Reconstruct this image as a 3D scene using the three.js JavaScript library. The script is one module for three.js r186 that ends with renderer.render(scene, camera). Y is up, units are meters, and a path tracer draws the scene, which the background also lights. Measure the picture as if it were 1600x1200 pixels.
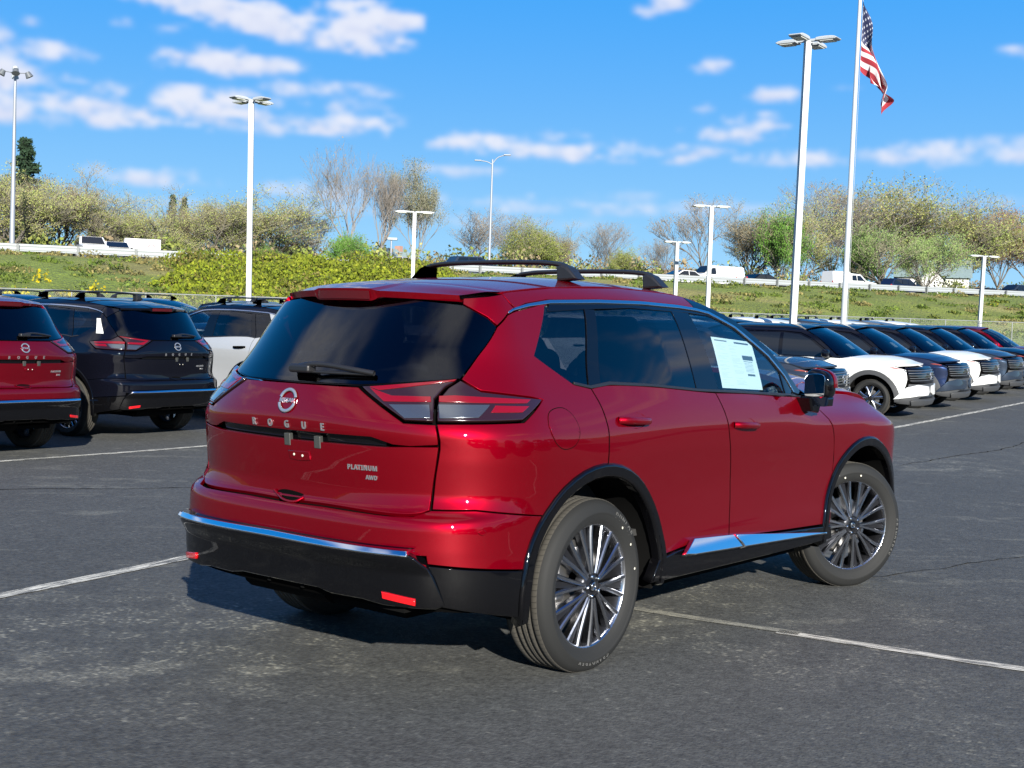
import * as THREE from 'three';
import { mergeGeometries, mergeVertices } from 'three/addons/utils/BufferGeometryUtils.js';
import { RoundedBoxGeometry } from 'three/addons/geometries/RoundedBoxGeometry.js';
import { TextGeometry } from 'three/addons/geometries/TextGeometry.js';
import { FontLoader } from 'three/addons/loaders/FontLoader.js';

// ---------------------------------------------------------------- camera, sky, sun, exposure
const scene = new THREE.Scene();
const renderer = new THREE.WebGLRenderer({ antialias: true });
renderer.toneMapping = THREE.LinearToneMapping;
renderer.toneMappingExposure = 2.5;
renderer.shadowMap.enabled = true;
const camera = new THREE.PerspectiveCamera(33.32, 4 / 3, 0.1, 6000);
camera.position.set(0, 1.4167, 0);
camera.rotation.order = 'YXZ';
camera.rotation.set(-0.0376, 0, 0.0343);

const SUN = new THREE.Vector3(0.631, 1.0, 2.025).normalize();
const sun = new THREE.DirectionalLight(new THREE.Color(1, 0.95, 0.86), 5.0);
sun.position.copy(SUN).multiplyScalar(120); sun.target.position.set(0, 0, -30);
sun.castShadow = true; sun.shadow.mapSize.set(4096, 4096);
Object.assign(sun.shadow.camera, { left: -90, right: 90, top: 90, bottom: -90, near: 1, far: 320 });
scene.add(sun, sun.target);

// ---------------------------------------------------------------- small tools
function rng(seed) { let a = seed >>> 0; return () => { a = (a + 0x6D2B79F5) >>> 0; let t = a; t = Math.imul(t ^ (t >>> 15), t | 1); t ^= t + Math.imul(t ^ (t >>> 7), t | 61); return ((t ^ (t >>> 14)) >>> 0) / 4294967296; }; }
const sst = (a, b, x) => { const t = Math.min(1, Math.max(0, (x - a) / (b - a))); return t * t * (3 - 2 * t); };
const lerp = (a, b, t) => a + (b - a) * t;
const clamp = (x, a, b) => Math.min(b, Math.max(a, x));
function lattice(seed, n) { const r = rng(seed), g = new Float32Array(n * n); for (let i = 0; i < g.length; i++) g[i] = r(); return g; }
const LAT = [1, 2, 3, 4, 5, 6, 7].map(s => lattice(s * 977, 256));
function vnoise(x, y, per = 256, k = 0) { // value noise, repeats every per cells
  const L = LAT[k % 7], xi = Math.floor(x), yi = Math.floor(y); let fx = x - xi, fy = y - yi;
  fx = fx * fx * (3 - 2 * fx); fy = fy * fy * (3 - 2 * fy);
  const m = (a) => ((a % per) + per) % per & 255, x0 = m(xi), x1 = m(xi + 1), y0 = m(yi) * 256, y1 = m(yi + 1) * 256;
  return (L[y0 + x0] * (1 - fx) + L[y0 + x1] * fx) * (1 - fy) + (L[y1 + x0] * (1 - fx) + L[y1 + x1] * fx) * fy;
}
function fbm(x, y, oct = 4, per = 256, k = 0) { let a = .5, s = 0, n = 0; for (let i = 0; i < oct; i++) { s += a * vnoise(x, y, per, k + i); n += a; a *= .5; x *= 2; y *= 2; per = Math.min(256, per * 2); } return s / n; }

// ---------------------------------------------------------------- sky (air and clouds, computed)
// cloud banks: azimuth, elevation, half width, half height (degrees), strength
const D2R = Math.PI / 180;
const CLOUDS = [];
function puff(px, py, w, h, a = 1) { // a bank given by its bearing and height in the view
  CLOUDS.push([(px - 800) / 35, (525 + (px - 800) * .0343 - py) / 35, w * 1.03 / 35, h * 1.12 / 35, a]);
}
[[215, 27, 75, 15, 1], [300, 38, 90, 20, 1], [390, 55, 90, 26, 1], [470, 68, 90, 30, 1], [550, 62, 85, 40, 1], [600, 50, 45, 30, 1], [590, 88, 50, 20, 1],
 [345, 118, 100, 25, 1], [410, 125, 45, 13, .8], [290, 126, 55, 12, .8], [200, 68, 24, 10, .55], [70, 77, 18, 7, .5], [270, 74, 40, 8, .35],
 [95, 120, 70, 18, .7], [40, 150, 90, 30, .75], [150, 185, 130, 33, .85], [290, 185, 150, 34, .85], [60, 200, 120, 26, .8], [210, 205, 130, 18, .8],
 [500, 155, 100, 16, .65], [530, 175, 70, 14, .55], [520, 205, 110, 22, .8], [420, 212, 80, 12, .6], [240, 290, 100, 17, .85], [170, 285, 50, 12, .6],
 [700, 228, 55, 16, .8], [790, 238, 90, 20, .85], [900, 240, 80, 22, .85], [980, 250, 90, 14, .8], [860, 225, 60, 14, .7], [1130, 215, 75, 22, .8], [1180, 205, 35, 14, .7], [1070, 243, 60, 10, .7],
 [1240, 260, 110, 14, .75], [1390, 262, 150, 20, .75], [1520, 262, 110, 22, .75], [1590, 250, 60, 16, .6], [1015, 14, 46, 26, .9], [990, 36, 30, 8, .5], [1086, 119, 36, 12, .8], [1190, 163, 46, 14, .65], [1085, 181, 24, 10, .55], [1300, 157, 30, 6, .3], [1048, 211, 18, 7, .5], [1565, 121, 55, 12, .75], [10, 100, 40, 20, .6],
 [700, 272, 80, 10, .5], [480, 305, 90, 16, .6], [650, 318, 130, 16, .55], [860, 325, 170, 16, .6], [950, 312, 90, 10, .4], [600, 335, 160, 12, .45], [1100, 330, 160, 12, .4], [760, 350, 200, 12, .35], [1450, 330, 160, 10, .3], [300, 330, 160, 12, .3]].forEach(c => puff(...c));
function skyTexture() {
  const W = 2048, H = 1024, data = new Float32Array(W * H * 4), K = 1 / 2.5;
  for (let j = 0; j < H; j++) {
    const el = ((j + .5) / H - .5) * 180;
    for (let i = 0; i < W; i++) {
      let az = ((i + .5) / W - .5) * 360 + 90; if (az > 180) az -= 360; // bearing from the view direction, clockwise seen from above
      const e = Math.max(el, -2), h = Math.exp(-Math.pow(Math.max(e, 0) / 9, 1.3)), z = sst(11, 62, e);
      let r = .004 + .46 * h, g = .335 + .47 * h, b = .965 + .05 * h;
      r = lerp(r, .010, z); g = lerp(g, .085, z); b = lerp(b, .38, z);
      let d = 0, u = 0;
      const n = fbm(az * .55 + 40, e * 1.5 + 9, 5) - .5, n2 = fbm(az * 1.7 + 11, e * 3.4 + 31, 4, 256, 3) - .5;
      if (e > -1 && e < 17 && Math.abs(az) < 26) for (const c of CLOUDS) {
        const dx = (az - c[0]) / c[2], dy0 = (e - c[1]) / c[3], dy = dy0 < 0 ? dy0 * 1.35 : dy0, q = 1 - dx * dx - dy * dy;
        const v = clamp(q * .62 + n * 1.6 + n2 * 1.1 + .12, 0, 1) * sst(-.9, .2, q) * c[4];
        if (v > d) { d = v; u = dy0; }
      } else if (e > 1) { // the same kind of broken banks all round
        const f = 1 / Math.tan(Math.max(e, 3) * D2R), X = Math.sin(az * D2R) * f, Y = Math.cos(az * D2R) * f;
        d = sst(.62, .82, fbm(X * .9 + 50, Y * .9 + 70, 5, 256, 2)) * .85 * sst(26, 32, Math.max(Math.abs(az), e * 1.6)); u = n;
      }
      d = sst(0, .78, d);
      const lit = .5 + .5 * sst(-.9, .7, u + n2 * 2.2), cr = lerp(.56, .86, lit), cg = lerp(.62, .88, lit), cb = lerp(.87, .98, lit);
      const a = d * lerp(.62, .93, sst(2, 9, e));
      r = lerp(r, cr, a); g = lerp(g, cg, a); b = lerp(b, cb, a);
      if (el < -1) { const t = sst(-1, -4, el); r = lerp(r, .10, t); g = lerp(g, .11, t); b = lerp(b, .11, t); }
      const o = (j * W + i) * 4; data[o] = r * K; data[o + 1] = g * K; data[o + 2] = b * K; data[o + 3] = 1;
    }
  }
  const t = new THREE.DataTexture(data, W, H, THREE.RGBAFormat, THREE.FloatType);
  t.mapping = THREE.EquirectangularReflectionMapping; t.magFilter = t.minFilter = THREE.LinearFilter; t.needsUpdate = true;
  return t;
}
scene.background = skyTexture(); scene.environment = scene.background;

const font = await new FontLoader().loadAsync('fonts/droid/droid_sans_bold.typeface.json');
// ---------------------------------------------------------------- naming and grouping
const used = new Map();
function numbered(name) { const n = used.get(name) ?? 0; used.set(name, n + 1); return n ? name + '_' + String(n).padStart(3, '0') : name; }
function thing(name, label, category, group, pos = [0, 0, 0], turn = 0) {
  const o = new THREE.Group(); o.name = numbered(name); o.position.set(...pos); o.rotation.y = turn; scene.add(o);
  o.userData = { label, category }; if (group) o.userData.group = group;
  return o;
}
function part(name, geo, mat, parent, label) {
  const m = new THREE.Mesh(geo, mat); m.name = name; m.castShadow = m.receiveShadow = true; parent.add(m);
  if (label) m.userData.label = label;
  return m;
}
function structure(name, geo, mat) { const m = part(name, geo, mat, scene); m.userData.kind = 'structure'; return m; }
const std = (c, r = .6, metal = 0, o = {}) => new THREE.MeshStandardMaterial({ color: new THREE.Color().setRGB(...c), roughness: r, metalness: metal, side: THREE.DoubleSide, ...o });
const phys = (c, r = .6, metal = 0, o = {}) => new THREE.MeshPhysicalMaterial({ color: new THREE.Color().setRGB(...c), roughness: r, metalness: metal, side: THREE.DoubleSide, ...o });

// ---------------------------------------------------------------- geometry builders
function geoFrom(P, N, I, UV) {
  const g = new THREE.BufferGeometry();
  g.setAttribute('position', new THREE.Float32BufferAttribute(P, 3));
  if (N) g.setAttribute('normal', new THREE.Float32BufferAttribute(N, 3));
  g.setAttribute('uv', new THREE.Float32BufferAttribute(UV ?? new Float32Array(P.length / 3 * 2), 2));
  if (I) g.setIndex(I);
  if (!N) g.computeVertexNormals();
  return g;
}
const tidy = g => { const q = g.index ? g.toNonIndexed() : g; for (const k of Object.keys(q.attributes)) if (!['position', 'normal', 'uv'].includes(k)) q.deleteAttribute(k); return q; };
const merge = list => mergeGeometries(list.map(tidy));
const box = (w, h, d, x = 0, y = 0, z = 0, rx = 0, ry = 0, rz = 0) => { const g = new THREE.BoxGeometry(w, h, d); g.applyMatrix4(new THREE.Matrix4().compose(new THREE.Vector3(x, y, z), new THREE.Quaternion().setFromEuler(new THREE.Euler(rx, ry, rz)), new THREE.Vector3(1, 1, 1))); return g; };
const rbox = (w, h, d, r, x = 0, y = 0, z = 0, rx = 0, ry = 0, rz = 0) => { const g = new RoundedBoxGeometry(w, h, d, 2, r); g.applyMatrix4(new THREE.Matrix4().compose(new THREE.Vector3(x, y, z), new THREE.Quaternion().setFromEuler(new THREE.Euler(rx, ry, rz)), new THREE.Vector3(1, 1, 1))); return g; };
const tube = (pts, r, seg = 24, rad = 8) => new THREE.TubeGeometry(new THREE.CatmullRomCurve3(pts.map(p => new THREE.Vector3(...p))), seg, r, rad);
function bar(a, b, r0, r1 = r0, n = 8) {
  const A = new THREE.Vector3(...a), B = new THREE.Vector3(...b), d = B.clone().sub(A), g = new THREE.CylinderGeometry(r1, r0, d.length(), n);
  g.applyQuaternion(new THREE.Quaternion().setFromUnitVectors(new THREE.Vector3(0, 1, 0), d.normalize())); g.translate(...A.add(B).multiplyScalar(.5).toArray());
  return g;
}
// 2-D outlines: [a, b] smooth point, [a, b, 1] corner
function outline(pts, n = 5) {
  const c0 = pts.findIndex(p => p[2]), L = pts.length, out = [];
  const q = c0 < 0 ? pts : [...pts.slice(c0), ...pts.slice(0, c0)];
  for (let i = 0; i < L; i++) {
    const a = q[i], b = q[(i + 1) % L];
    out.push([a[0], a[1]]);
    if (a[2] && b[2]) continue;
    const p = a[2] ? a : q[(i - 1 + L) % L], s = b[2] ? b : q[(i + 2) % L];
    for (let k = 1; k < n; k++) {
      const t = k / n, t2 = t * t, t3 = t2 * t;
      out.push([0, 1].map(j => .5 * (2 * a[j] + (b[j] - p[j]) * t + (2 * p[j] - 5 * a[j] + 4 * b[j] - s[j]) * t2 + (3 * a[j] - p[j] - 3 * b[j] + s[j]) * t3)));
    }
  }
  return out;
}
const corners = pts => pts.map(p => [p[0], p[1], 1]);
const arc = (cx, cy, r, a0, a1, n = 16) => Array.from({ length: n + 1 }, (_, i) => { const a = lerp(a0, a1, i / n) * D2R; return [cx + r * Math.cos(a), cy + r * Math.sin(a), 1]; });
const area2 = p => p.reduce((s, a, i) => { const b = p[(i + 1) % p.length]; return s + a[0] * b[1] - b[0] * a[1]; }, 0);
function shrink(poly, d) { // move every edge of a counter-clockwise outline inwards by d
  const n = poly.length;
  return poly.map((p, i) => {
    let a = poly[(i - 1 + n) % n], b = poly[(i + 1) % n], e1 = [p[0] - a[0], p[1] - a[1]], e2 = [b[0] - p[0], b[1] - p[1]];
    const l1 = Math.hypot(...e1) || 1e-9, l2 = Math.hypot(...e2) || 1e-9, n1 = [-e1[1] / l1, e1[0] / l1], n2 = [-e2[1] / l2, e2[0] / l2];
    const m = [n1[0] + n2[0], n1[1] + n2[1]], k = Math.max(.35, 1 + n1[0] * n2[0] + n1[1] * n2[1]);
    return [p[0] + m[0] * d / k, p[1] + m[1] * d / k];
  });
}
function clipCell(poly, x0, x1, y0, y1) {
  let q = poly;
  for (const [ax, v, s] of [[0, x0, 1], [0, x1, -1], [1, y0, 1], [1, y1, -1]]) {
    const o = [];
    for (let i = 0; i < q.length; i++) {
      const a = q[i], b = q[(i + 1) % q.length], da = (a[ax] - v) * s, db = (b[ax] - v) * s;
      if (da >= 0) o.push(a);
      if ((da > 0 && db < 0) || (da < 0 && db > 0)) { const t = da / (da - db); o.push([a[0] + (b[0] - a[0]) * t, a[1] + (b[1] - a[1]) * t]); }
    }
    q = o; if (q.length < 3) return [];
  }
  return q;
}
function cleanPoly(p) { return p.filter((a, i) => { const b = p[(i + 1) % p.length]; return Math.hypot(a[0] - b[0], a[1] - b[1]) > 1e-5; }); }
// a sheet-metal panel: the outline on surface F(a, b) -> [x, y, z], rounded and turned-in edges
function panel(F, poly, o = {}) {
  const { step = .035, out = 0, gap = .0022, round = .0025, hem = .014, stepB = step } = o;
  let P = cleanPoly(poly); if (area2(P) < 0) P = P.slice().reverse();
  P = cleanPoly(shrink(P, gap));
  const Q = hem ? shrink(P, round) : P;
  const pos = [], nor = [], uv = [], idx = [], h = 1e-3, seen = new Map();
  const at = (a, b) => {
    const p = F(a, b), pa = F(a + h, b), pa2 = F(a - h, b), pb = F(a, b + h), pb2 = F(a, b - h);
    const u = [pa[0] - pa2[0], pa[1] - pa2[1], pa[2] - pa2[2]], v = [pb[0] - pb2[0], pb[1] - pb2[1], pb[2] - pb2[2]];
    const n = [u[1] * v[2] - u[2] * v[1], u[2] * v[0] - u[0] * v[2], u[0] * v[1] - u[1] * v[0]], l = Math.hypot(...n) || 1; n[0] /= l; n[1] /= l; n[2] /= l;
    return [p, n, u, v];
  };
  const put = (a, b) => {
    const k = Math.round(a * 2e5) + ',' + Math.round(b * 2e5); if (seen.has(k)) return seen.get(k);
    const [p, n] = at(a, b), i = pos.length / 3;
    pos.push(p[0] + n[0] * out, p[1] + n[1] * out, p[2] + n[2] * out); nor.push(...n); uv.push(a, b); seen.set(k, i); return i;
  };
  let x0 = 1e9, x1 = -1e9, y0 = 1e9, y1 = -1e9; for (const p of Q) { x0 = Math.min(x0, p[0]); x1 = Math.max(x1, p[0]); y0 = Math.min(y0, p[1]); y1 = Math.max(y1, p[1]); }
  const i0 = Math.floor(x0 / step), i1 = Math.ceil(x1 / step), j0 = Math.floor(y0 / stepB), j1 = Math.ceil(y1 / stepB);
  for (let i = i0; i < i1; i++) {
    const col = clipCell(Q, i * step, (i + 1) * step, -1e9, 1e9); if (col.length < 3) continue;
    for (let j = j0; j < j1; j++) {
      const c = cleanPoly(clipCell(col, i * step, (i + 1) * step, j * stepB, (j + 1) * stepB)); if (c.length < 3) continue;
      const v = c.map(p => put(p[0], p[1]));
      if (c.length === 4 && Math.abs(area2(c)) > 1.98 * step * stepB) { idx.push(v[0], v[1], v[2], v[0], v[2], v[3]); continue; }
      if (Math.abs(area2(c)) < 1e-9) continue;
      const tri = THREE.ShapeUtils.triangulateShape(c.map(p => new THREE.Vector2(p[0], p[1])), []), sg = area2(c) > 0;
      for (const t of tri) {
        const ar = area2([c[t[0]], c[t[1]], c[t[2]]]); if (Math.abs(ar) < 1e-10) continue;
        if (ar > 0) idx.push(v[t[0]], v[t[1]], v[t[2]]); else idx.push(v[t[0]], v[t[2]], v[t[1]]);
      }
    }
  }
  if (hem) { // subdivide the outline, then three rings
    const ring = [], n = Q.length;
    for (let i = 0; i < n; i++) {
      const a = Q[i], b = Q[(i + 1) % n], pa = P[i], pb = P[(i + 1) % n], k = Math.max(1, Math.ceil(Math.hypot(b[0] - a[0], b[1] - a[1]) / step));
      for (let m = 0; m < k; m++) { const t = m / k; ring.push([[lerp(a[0], b[0], t), lerp(a[1], b[1], t)], [lerp(pa[0], pb[0], t), lerp(pa[1], pb[1], t)]]); }
    }
    const b0 = pos.length / 3, m = ring.length;
    for (let i = 0; i < m; i++) {
      const prev = ring[(i - 1 + m) % m][1], next = ring[(i + 1) % m][1], [q, p] = ring[i];
      const A = at(q[0], q[1]), B = at(p[0], p[1]), f0 = F(prev[0], prev[1]), f1 = F(next[0], next[1]);
      const t = [f1[0] - f0[0], f1[1] - f0[1], f1[2] - f0[2]], nn = B[1]; // edge direction x normal = outwards
      const e = [t[1] * nn[2] - t[2] * nn[1], t[2] * nn[0] - t[0] * nn[2], t[0] * nn[1] - t[1] * nn[0]], l = Math.hypot(...e) || 1; for (let c = 0; c < 3; c++) e[c] /= l;
      for (let c = 0; c < 3; c++) pos.push(A[0][c] + A[1][c] * out); nor.push(...A[1]);
      for (let c = 0; c < 3; c++) pos.push(B[0][c] + nn[c] * (out - round)); nor.push(...e);
      for (let c = 0; c < 3; c++) pos.push(B[0][c] + nn[c] * (out - hem)); nor.push(...e);
      uv.push(q[0], q[1], p[0], p[1], p[0], p[1]);
    }
    for (let i = 0; i < m; i++) for (let k = 0; k < 2; k++) {
      const a = b0 + i * 3 + k, b = b0 + ((i + 1) % m) * 3 + k;
      idx.push(a, a + 1, b + 1, a, b + 1, b);
    }
  }
  return geoFrom(pos, nor, idx, uv);
}
// extrude a side outline [[x, y], ...] across z from -w/2 to w/2 with bevelled rims
function slab(pts, w, bevel = .01, z = 0, n = 2) {
  const s = new THREE.Shape(pts.map(p => new THREE.Vector2(p[0], p[1])));
  const g = new THREE.ExtrudeGeometry(s, { depth: w - 2 * bevel, bevelEnabled: bevel > 0, bevelThickness: bevel, bevelSize: bevel, bevelOffset: -bevel, bevelSegments: n, curveSegments: 12 });
  g.translate(0, 0, z - w / 2 + bevel); return g;
}
function letters(text, size, depth, bevel = 0) {
  const g = new TextGeometry(text, { font, size, depth, curveSegments: 3, bevelEnabled: bevel > 0, bevelThickness: bevel, bevelSize: bevel * .6, bevelSegments: 1 });
  g.computeBoundingBox(); const b = g.boundingBox; g.translate(-(b.min.x + b.max.x) / 2, -(b.min.y + b.max.y) / 2, 0); return g;
}
// place a flat piece (facing +z, x right, y up) on surface F at (a, b)
function onSurface(g, F, a, b, out = 0, spin = 0) {
  const h = 2e-3, p = new THREE.Vector3(...F(a, b)), u = new THREE.Vector3(...F(a + h, b)).sub(new THREE.Vector3(...F(a - h, b))).normalize(), v = new THREE.Vector3(...F(a, b + h)).sub(new THREE.Vector3(...F(a, b - h)));
  const n = u.clone().cross(v).normalize(), w = n.clone().cross(u);
  const q = g.clone(); if (spin) q.rotateZ(spin);
  q.applyMatrix4(new THREE.Matrix4().makeBasis(u, w, n).setPosition(p.addScaledVector(n, out))); return q;
}
// ---------------------------------------------------------------- ground
const lotH = z => { const w = -z - 13; return w <= 0 ? 0 : .025 * (w - 4 * (1 - Math.exp(-w / 4))); };
const HL = [-29.2, -86], HD = [.868, -.497], HN = [.497, .868]; // the highway's near edge: a point, its direction, its side towards the lot
const hq = (x, z) => (x - HL[0]) * HN[0] + (z - HL[1]) * HN[1], ht = (x, z) => (x - HL[0]) * HD[0] + (z - HL[1]) * HD[1];
const hxz = (t, q) => [HL[0] + HD[0] * t + HN[0] * q, HL[1] + HD[1] * t + HN[1] * q];
const roadH = t => 5.55 + 1.15 * clamp(t, -90, 200) / 76.4;
function groundH(x, z) {
  const q = hq(x, z), t = ht(x, z);
  if (q > 36) return lotH(z);
  const r = roadH(t), a = lotH(z);
  if (q > 2.2) return lerp(a, r, 1 - sst(3, 33, q) * (1) ) + .25 * (fbm(x * .12 + 60, z * .12 + 60, 3) - .5) * sst(2.2, 8, q) * sst(36, 28, q);
  if (q > -17) return r - .06;
  return r - .06 + 1.2 * (fbm(x * .03 + 80, z * .03 + 80, 3) - .5) * sst(-17, -40, q) + .02 * Math.max(0, -40 - q) * sst(400, 60, -q);
}
function noiseTexture(n, fn, srgb, rx = 1, ry = rx) {
  const d = new Uint8Array(n * n * 4);
  for (let j = 0; j < n; j++) for (let i = 0; i < n; i++) { const c = fn(i / n, j / n), o = (j * n + i) * 4; for (let k = 0; k < 3; k++) d[o + k] = clamp(Array.isArray(c) ? c[k] : c, 0, 1) * 255; d[o + 3] = 255; }
  const t = new THREE.DataTexture(d, n, n); t.wrapS = t.wrapT = THREE.RepeatWrapping; t.magFilter = THREE.LinearFilter; t.minFilter = THREE.LinearMipmapLinearFilter; t.generateMipmaps = true; t.repeat.set(rx, ry);
  if (srgb) t.colorSpace = THREE.SRGBColorSpace; t.needsUpdate = true; return t;
}
const enc = v => Math.pow(Math.max(v, 0), 1 / 2.2);
const TILE = 12;
function asphaltTone(u, v) { // linear base colour of the worn sealed asphalt
  const r1 = fbm(u * 4, v * 4, 4, 4, 0), g1 = vnoise(u * 1024, v * 1024, 256, 1), g2 = vnoise(u * 512 + 9, v * 512, 256, 4), g3 = vnoise(u * 768, v * 768, 256, 2), r5 = fbm(u * 64, v * 64, 3, 64, 3);
  let t = .0 + .70 * (.056 + .030 * (r1 - .5) + .014 * (r5 - .5) + .042 * (g1 - .5) + .03 * (g2 - .5));
  const worn = sst(.53, .80, fbm(u * 7 + 4, v * 7 + 2, 5, 7, 5)) * sst(.36, .62, r5), stone = sst(.62, .92, g3), pale = sst(.80, .95, g2 * .5 + g3 * .5);
  const scuff = sst(.62, .74, fbm(u * 8 + v * 4, (v - u) * 32, 4, 256, 1)) * sst(.45, .65, r5) * (.3 + .7 * g1);
  const w = worn * (.04 + .80 * stone) + .30 * scuff + pale * (.20 + .6 * r1);
  return [t * 1.0 + w * .17, t * 1.045 + w * .163, t * .985 + w * .125];
}
const asphaltMap = noiseTexture(2048, (u, v) => asphaltTone(u, v).map(enc), true, 1 / TILE);
const grainBump = noiseTexture(1024, (u, v) => clamp(.1 + .5 * vnoise(u * 256, v * 256, 256, 0) + .35 * vnoise(u * 150, v * 150, 150, 2) + .15 * vnoise(u * 60, v * 60, 60, 4), 0, 1), false, 1 / 1.7);
const grainRough = noiseTexture(512, (u, v) => [0, .72 + .28 * vnoise(u * 128, v * 128, 128, 3), 0], false, 1 / 1.3);
const asphaltMat = std([1, 1, 1], 1, 0, { map: asphaltMap, bumpMap: grainBump, bumpScale: .0035, roughnessMap: grainRough });
// the earth and grass sheet that runs to the horizon
{
  const ax = [], az = [];
  for (let x = -1500; x < -200; x += 65) ax.push(x); for (let x = -200; x < -90; x += 8) ax.push(x); for (let x = -90; x < 90; x += 1.6) ax.push(x); for (let x = 90; x < 200; x += 8) ax.push(x); for (let x = 200; x <= 1500; x += 65) ax.push(x);
  for (let z = 400; z > 20; z -= 40) az.push(z); for (let z = 20; z > -30; z -= 5) az.push(z); for (let z = -30; z > -180; z -= 1.5) az.push(z); for (let z = -180; z > -320; z -= 7) az.push(z); for (let z = -320; z >= -3000; z -= 90) az.push(z);
  const P = [], C = [], I = [], UV = [], n = ax.length;
  for (const z of az) for (const x of ax) {
    const q = hq(x, z);
    P.push(x, groundH(x, z) - (q > 37.5 ? .4 : 0), z); UV.push(x, z);
    const a = fbm(x * .09 + 30, z * .09 + 50, 4), b = fbm(x * .35 + 10, z * .35, 3, 256, 3), dry = sst(.47, .60, fbm(x * .09 + 20, z * .2 + 80, 4, 256, 2)), g = .75 + .6 * (b - .5);
    let c = [lerp(.27, .15, a) * g, lerp(.30, .225, a) * g, lerp(.038, .03, a) * g];
    c = c.map((v, k) => lerp(v, [.38, .32, .12][k] * g, dry * .7));
    const mown = sst(23, 30, q); c = c.map((v, k) => lerp(v, [.20, .26, .07][k] * g, mown * .8));
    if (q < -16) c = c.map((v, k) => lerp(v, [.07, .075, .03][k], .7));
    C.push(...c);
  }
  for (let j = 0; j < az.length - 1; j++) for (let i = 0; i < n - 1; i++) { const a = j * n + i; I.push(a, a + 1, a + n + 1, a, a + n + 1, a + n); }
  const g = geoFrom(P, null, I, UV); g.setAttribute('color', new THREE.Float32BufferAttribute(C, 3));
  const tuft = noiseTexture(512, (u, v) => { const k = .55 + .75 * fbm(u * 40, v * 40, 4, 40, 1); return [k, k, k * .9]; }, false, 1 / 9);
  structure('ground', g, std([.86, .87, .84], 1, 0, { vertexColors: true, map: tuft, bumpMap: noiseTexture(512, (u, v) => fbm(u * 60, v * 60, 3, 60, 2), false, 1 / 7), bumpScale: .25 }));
}
// the parking lot: one asphalt sheet that follows the grade
const CARP = [-.2953, -5.9437], GR = .977; // the bay grid is turned by this angle
function lotSheet() {
  const P = [], I = [], UV = [], cols = [];
  for (let x = -70; x <= 110; x += 2.5) cols.push(x);
  const rows = 90, c = Math.cos(GR), s = Math.sin(GR);
  cols.forEach(x => {
    const zf = -86 + (36 - (x + 29.2) * .497) / .868; // where the lot ends
    for (let j = 0; j <= rows; j++) { const k = j / rows, z = k < .3 ? lerp(60, -10, k / .3) : lerp(-10, Math.min(zf, -11), (k - .3) / .7); P.push(x, lotH(z) + .004, z); UV.push(x * c - z * s + 1.3, x * s + z * c + 7.7); }
  });
  for (let i = 0; i < cols.length - 1; i++) for (let j = 0; j < rows; j++) { const a = i * (rows + 1) + j, b = a + rows + 1; I.push(a, b, a + 1, b, b + 1, a + 1); }
  return geoFrom(P, null, I, UV);
}
structure('parking_lot', lotSheet(), asphaltMat);
// painted bay lines, worn
const paintMap = noiseTexture(512, (u, v) => {
  const w = sst(.60, .40, fbm(u * 30, v * 30, 4, 30, 1) * .75 + .25 * vnoise(u * 200, v * 200, 200, 2)), p = [.62, .60, .52], a = [.05, .052, .05];
  return p.map((x, k) => enc(lerp(a[k], x * (.85 + .2 * vnoise(u * 120, v * 120, 120, 3)), w)));
}, true, 1 / 3);
const wornMap = noiseTexture(512, (u, v) => {
  const w = sst(.53, .43, fbm(u * 26, v * 26, 4, 26, 5) * .7 + .3 * vnoise(u * 200, v * 200, 200, 2)), p = [.30, .29, .235], a = [.045, .047, .045];
  return p.map((x, k) => enc(lerp(a[k], x, w)));
}, true, 1 / 2.3);
const paintMat = std([1, 1, 1], .85, 0, { map: paintMap }), wornMat = std([1, 1, 1], .9, 0, { map: wornMap });
function stripe(name, a, b, w, mat) { // a and b are [x, z]
  const L = Math.hypot(b[0] - a[0], b[1] - a[1]), n = Math.ceil(L / .12), P = [], I = [], UV = [], d = [(b[0] - a[0]) / L, (b[1] - a[1]) / L], r = rng(Math.round(L * 1000));
  for (let i = 0; i <= n; i++) {
    const t = i / n * L;
    for (const s of [-1, 1]) { const o = s * (w / 2 + .012 * (vnoise(t * 2.2, s + 5) - .5) + .01 * (r() - .5)), x = a[0] + d[0] * t - d[1] * o, z = a[1] + d[1] * t + d[0] * o; P.push(x, lotH(z) + .008, z); UV.push(t, o + s); }
    if (i < n) { const k = i * 2; I.push(k, k + 1, k + 3, k, k + 3, k + 2); }
  }
  return structure(name, geoFrom(P, null, I, UV), mat);
}

// fine cracks in the asphalt: dark ragged ribbons
function crackLine(a, b, w, seed) {
  const r = rng(seed), L = Math.hypot(b[0] - a[0], b[1] - a[1]), n = Math.ceil(L / .09), P = [], I = [], d = [(b[0] - a[0]) / L, (b[1] - a[1]) / L]; let off = 0;
  for (let i = 0; i <= n; i++) { off = off * .93 + (r() - .5) * .05; const t = i / n * L, hw = w * (.35 + .8 * r()) * Math.min(1, 6 * i / n, 6 * (1 - i / n)) / 2; for (const s of [-1, 1]) { const o = off + s * hw, x = a[0] + d[0] * t - d[1] * o, z = a[1] + d[1] * t + d[0] * o; P.push(x, lotH(z) + .0075, z); } if (i < n) { const k = i * 2; I.push(k, k + 1, k + 3, k, k + 3, k + 2); } }
  return structure(numbered('asphalt_crack'), geoFrom(P, null, I), crackMat);
}
const crackMat = phys([.014, .0135, .012], 1, 0, { specularIntensity: 0 }), tarMat = std([.012, .012, .013], .55);
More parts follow.
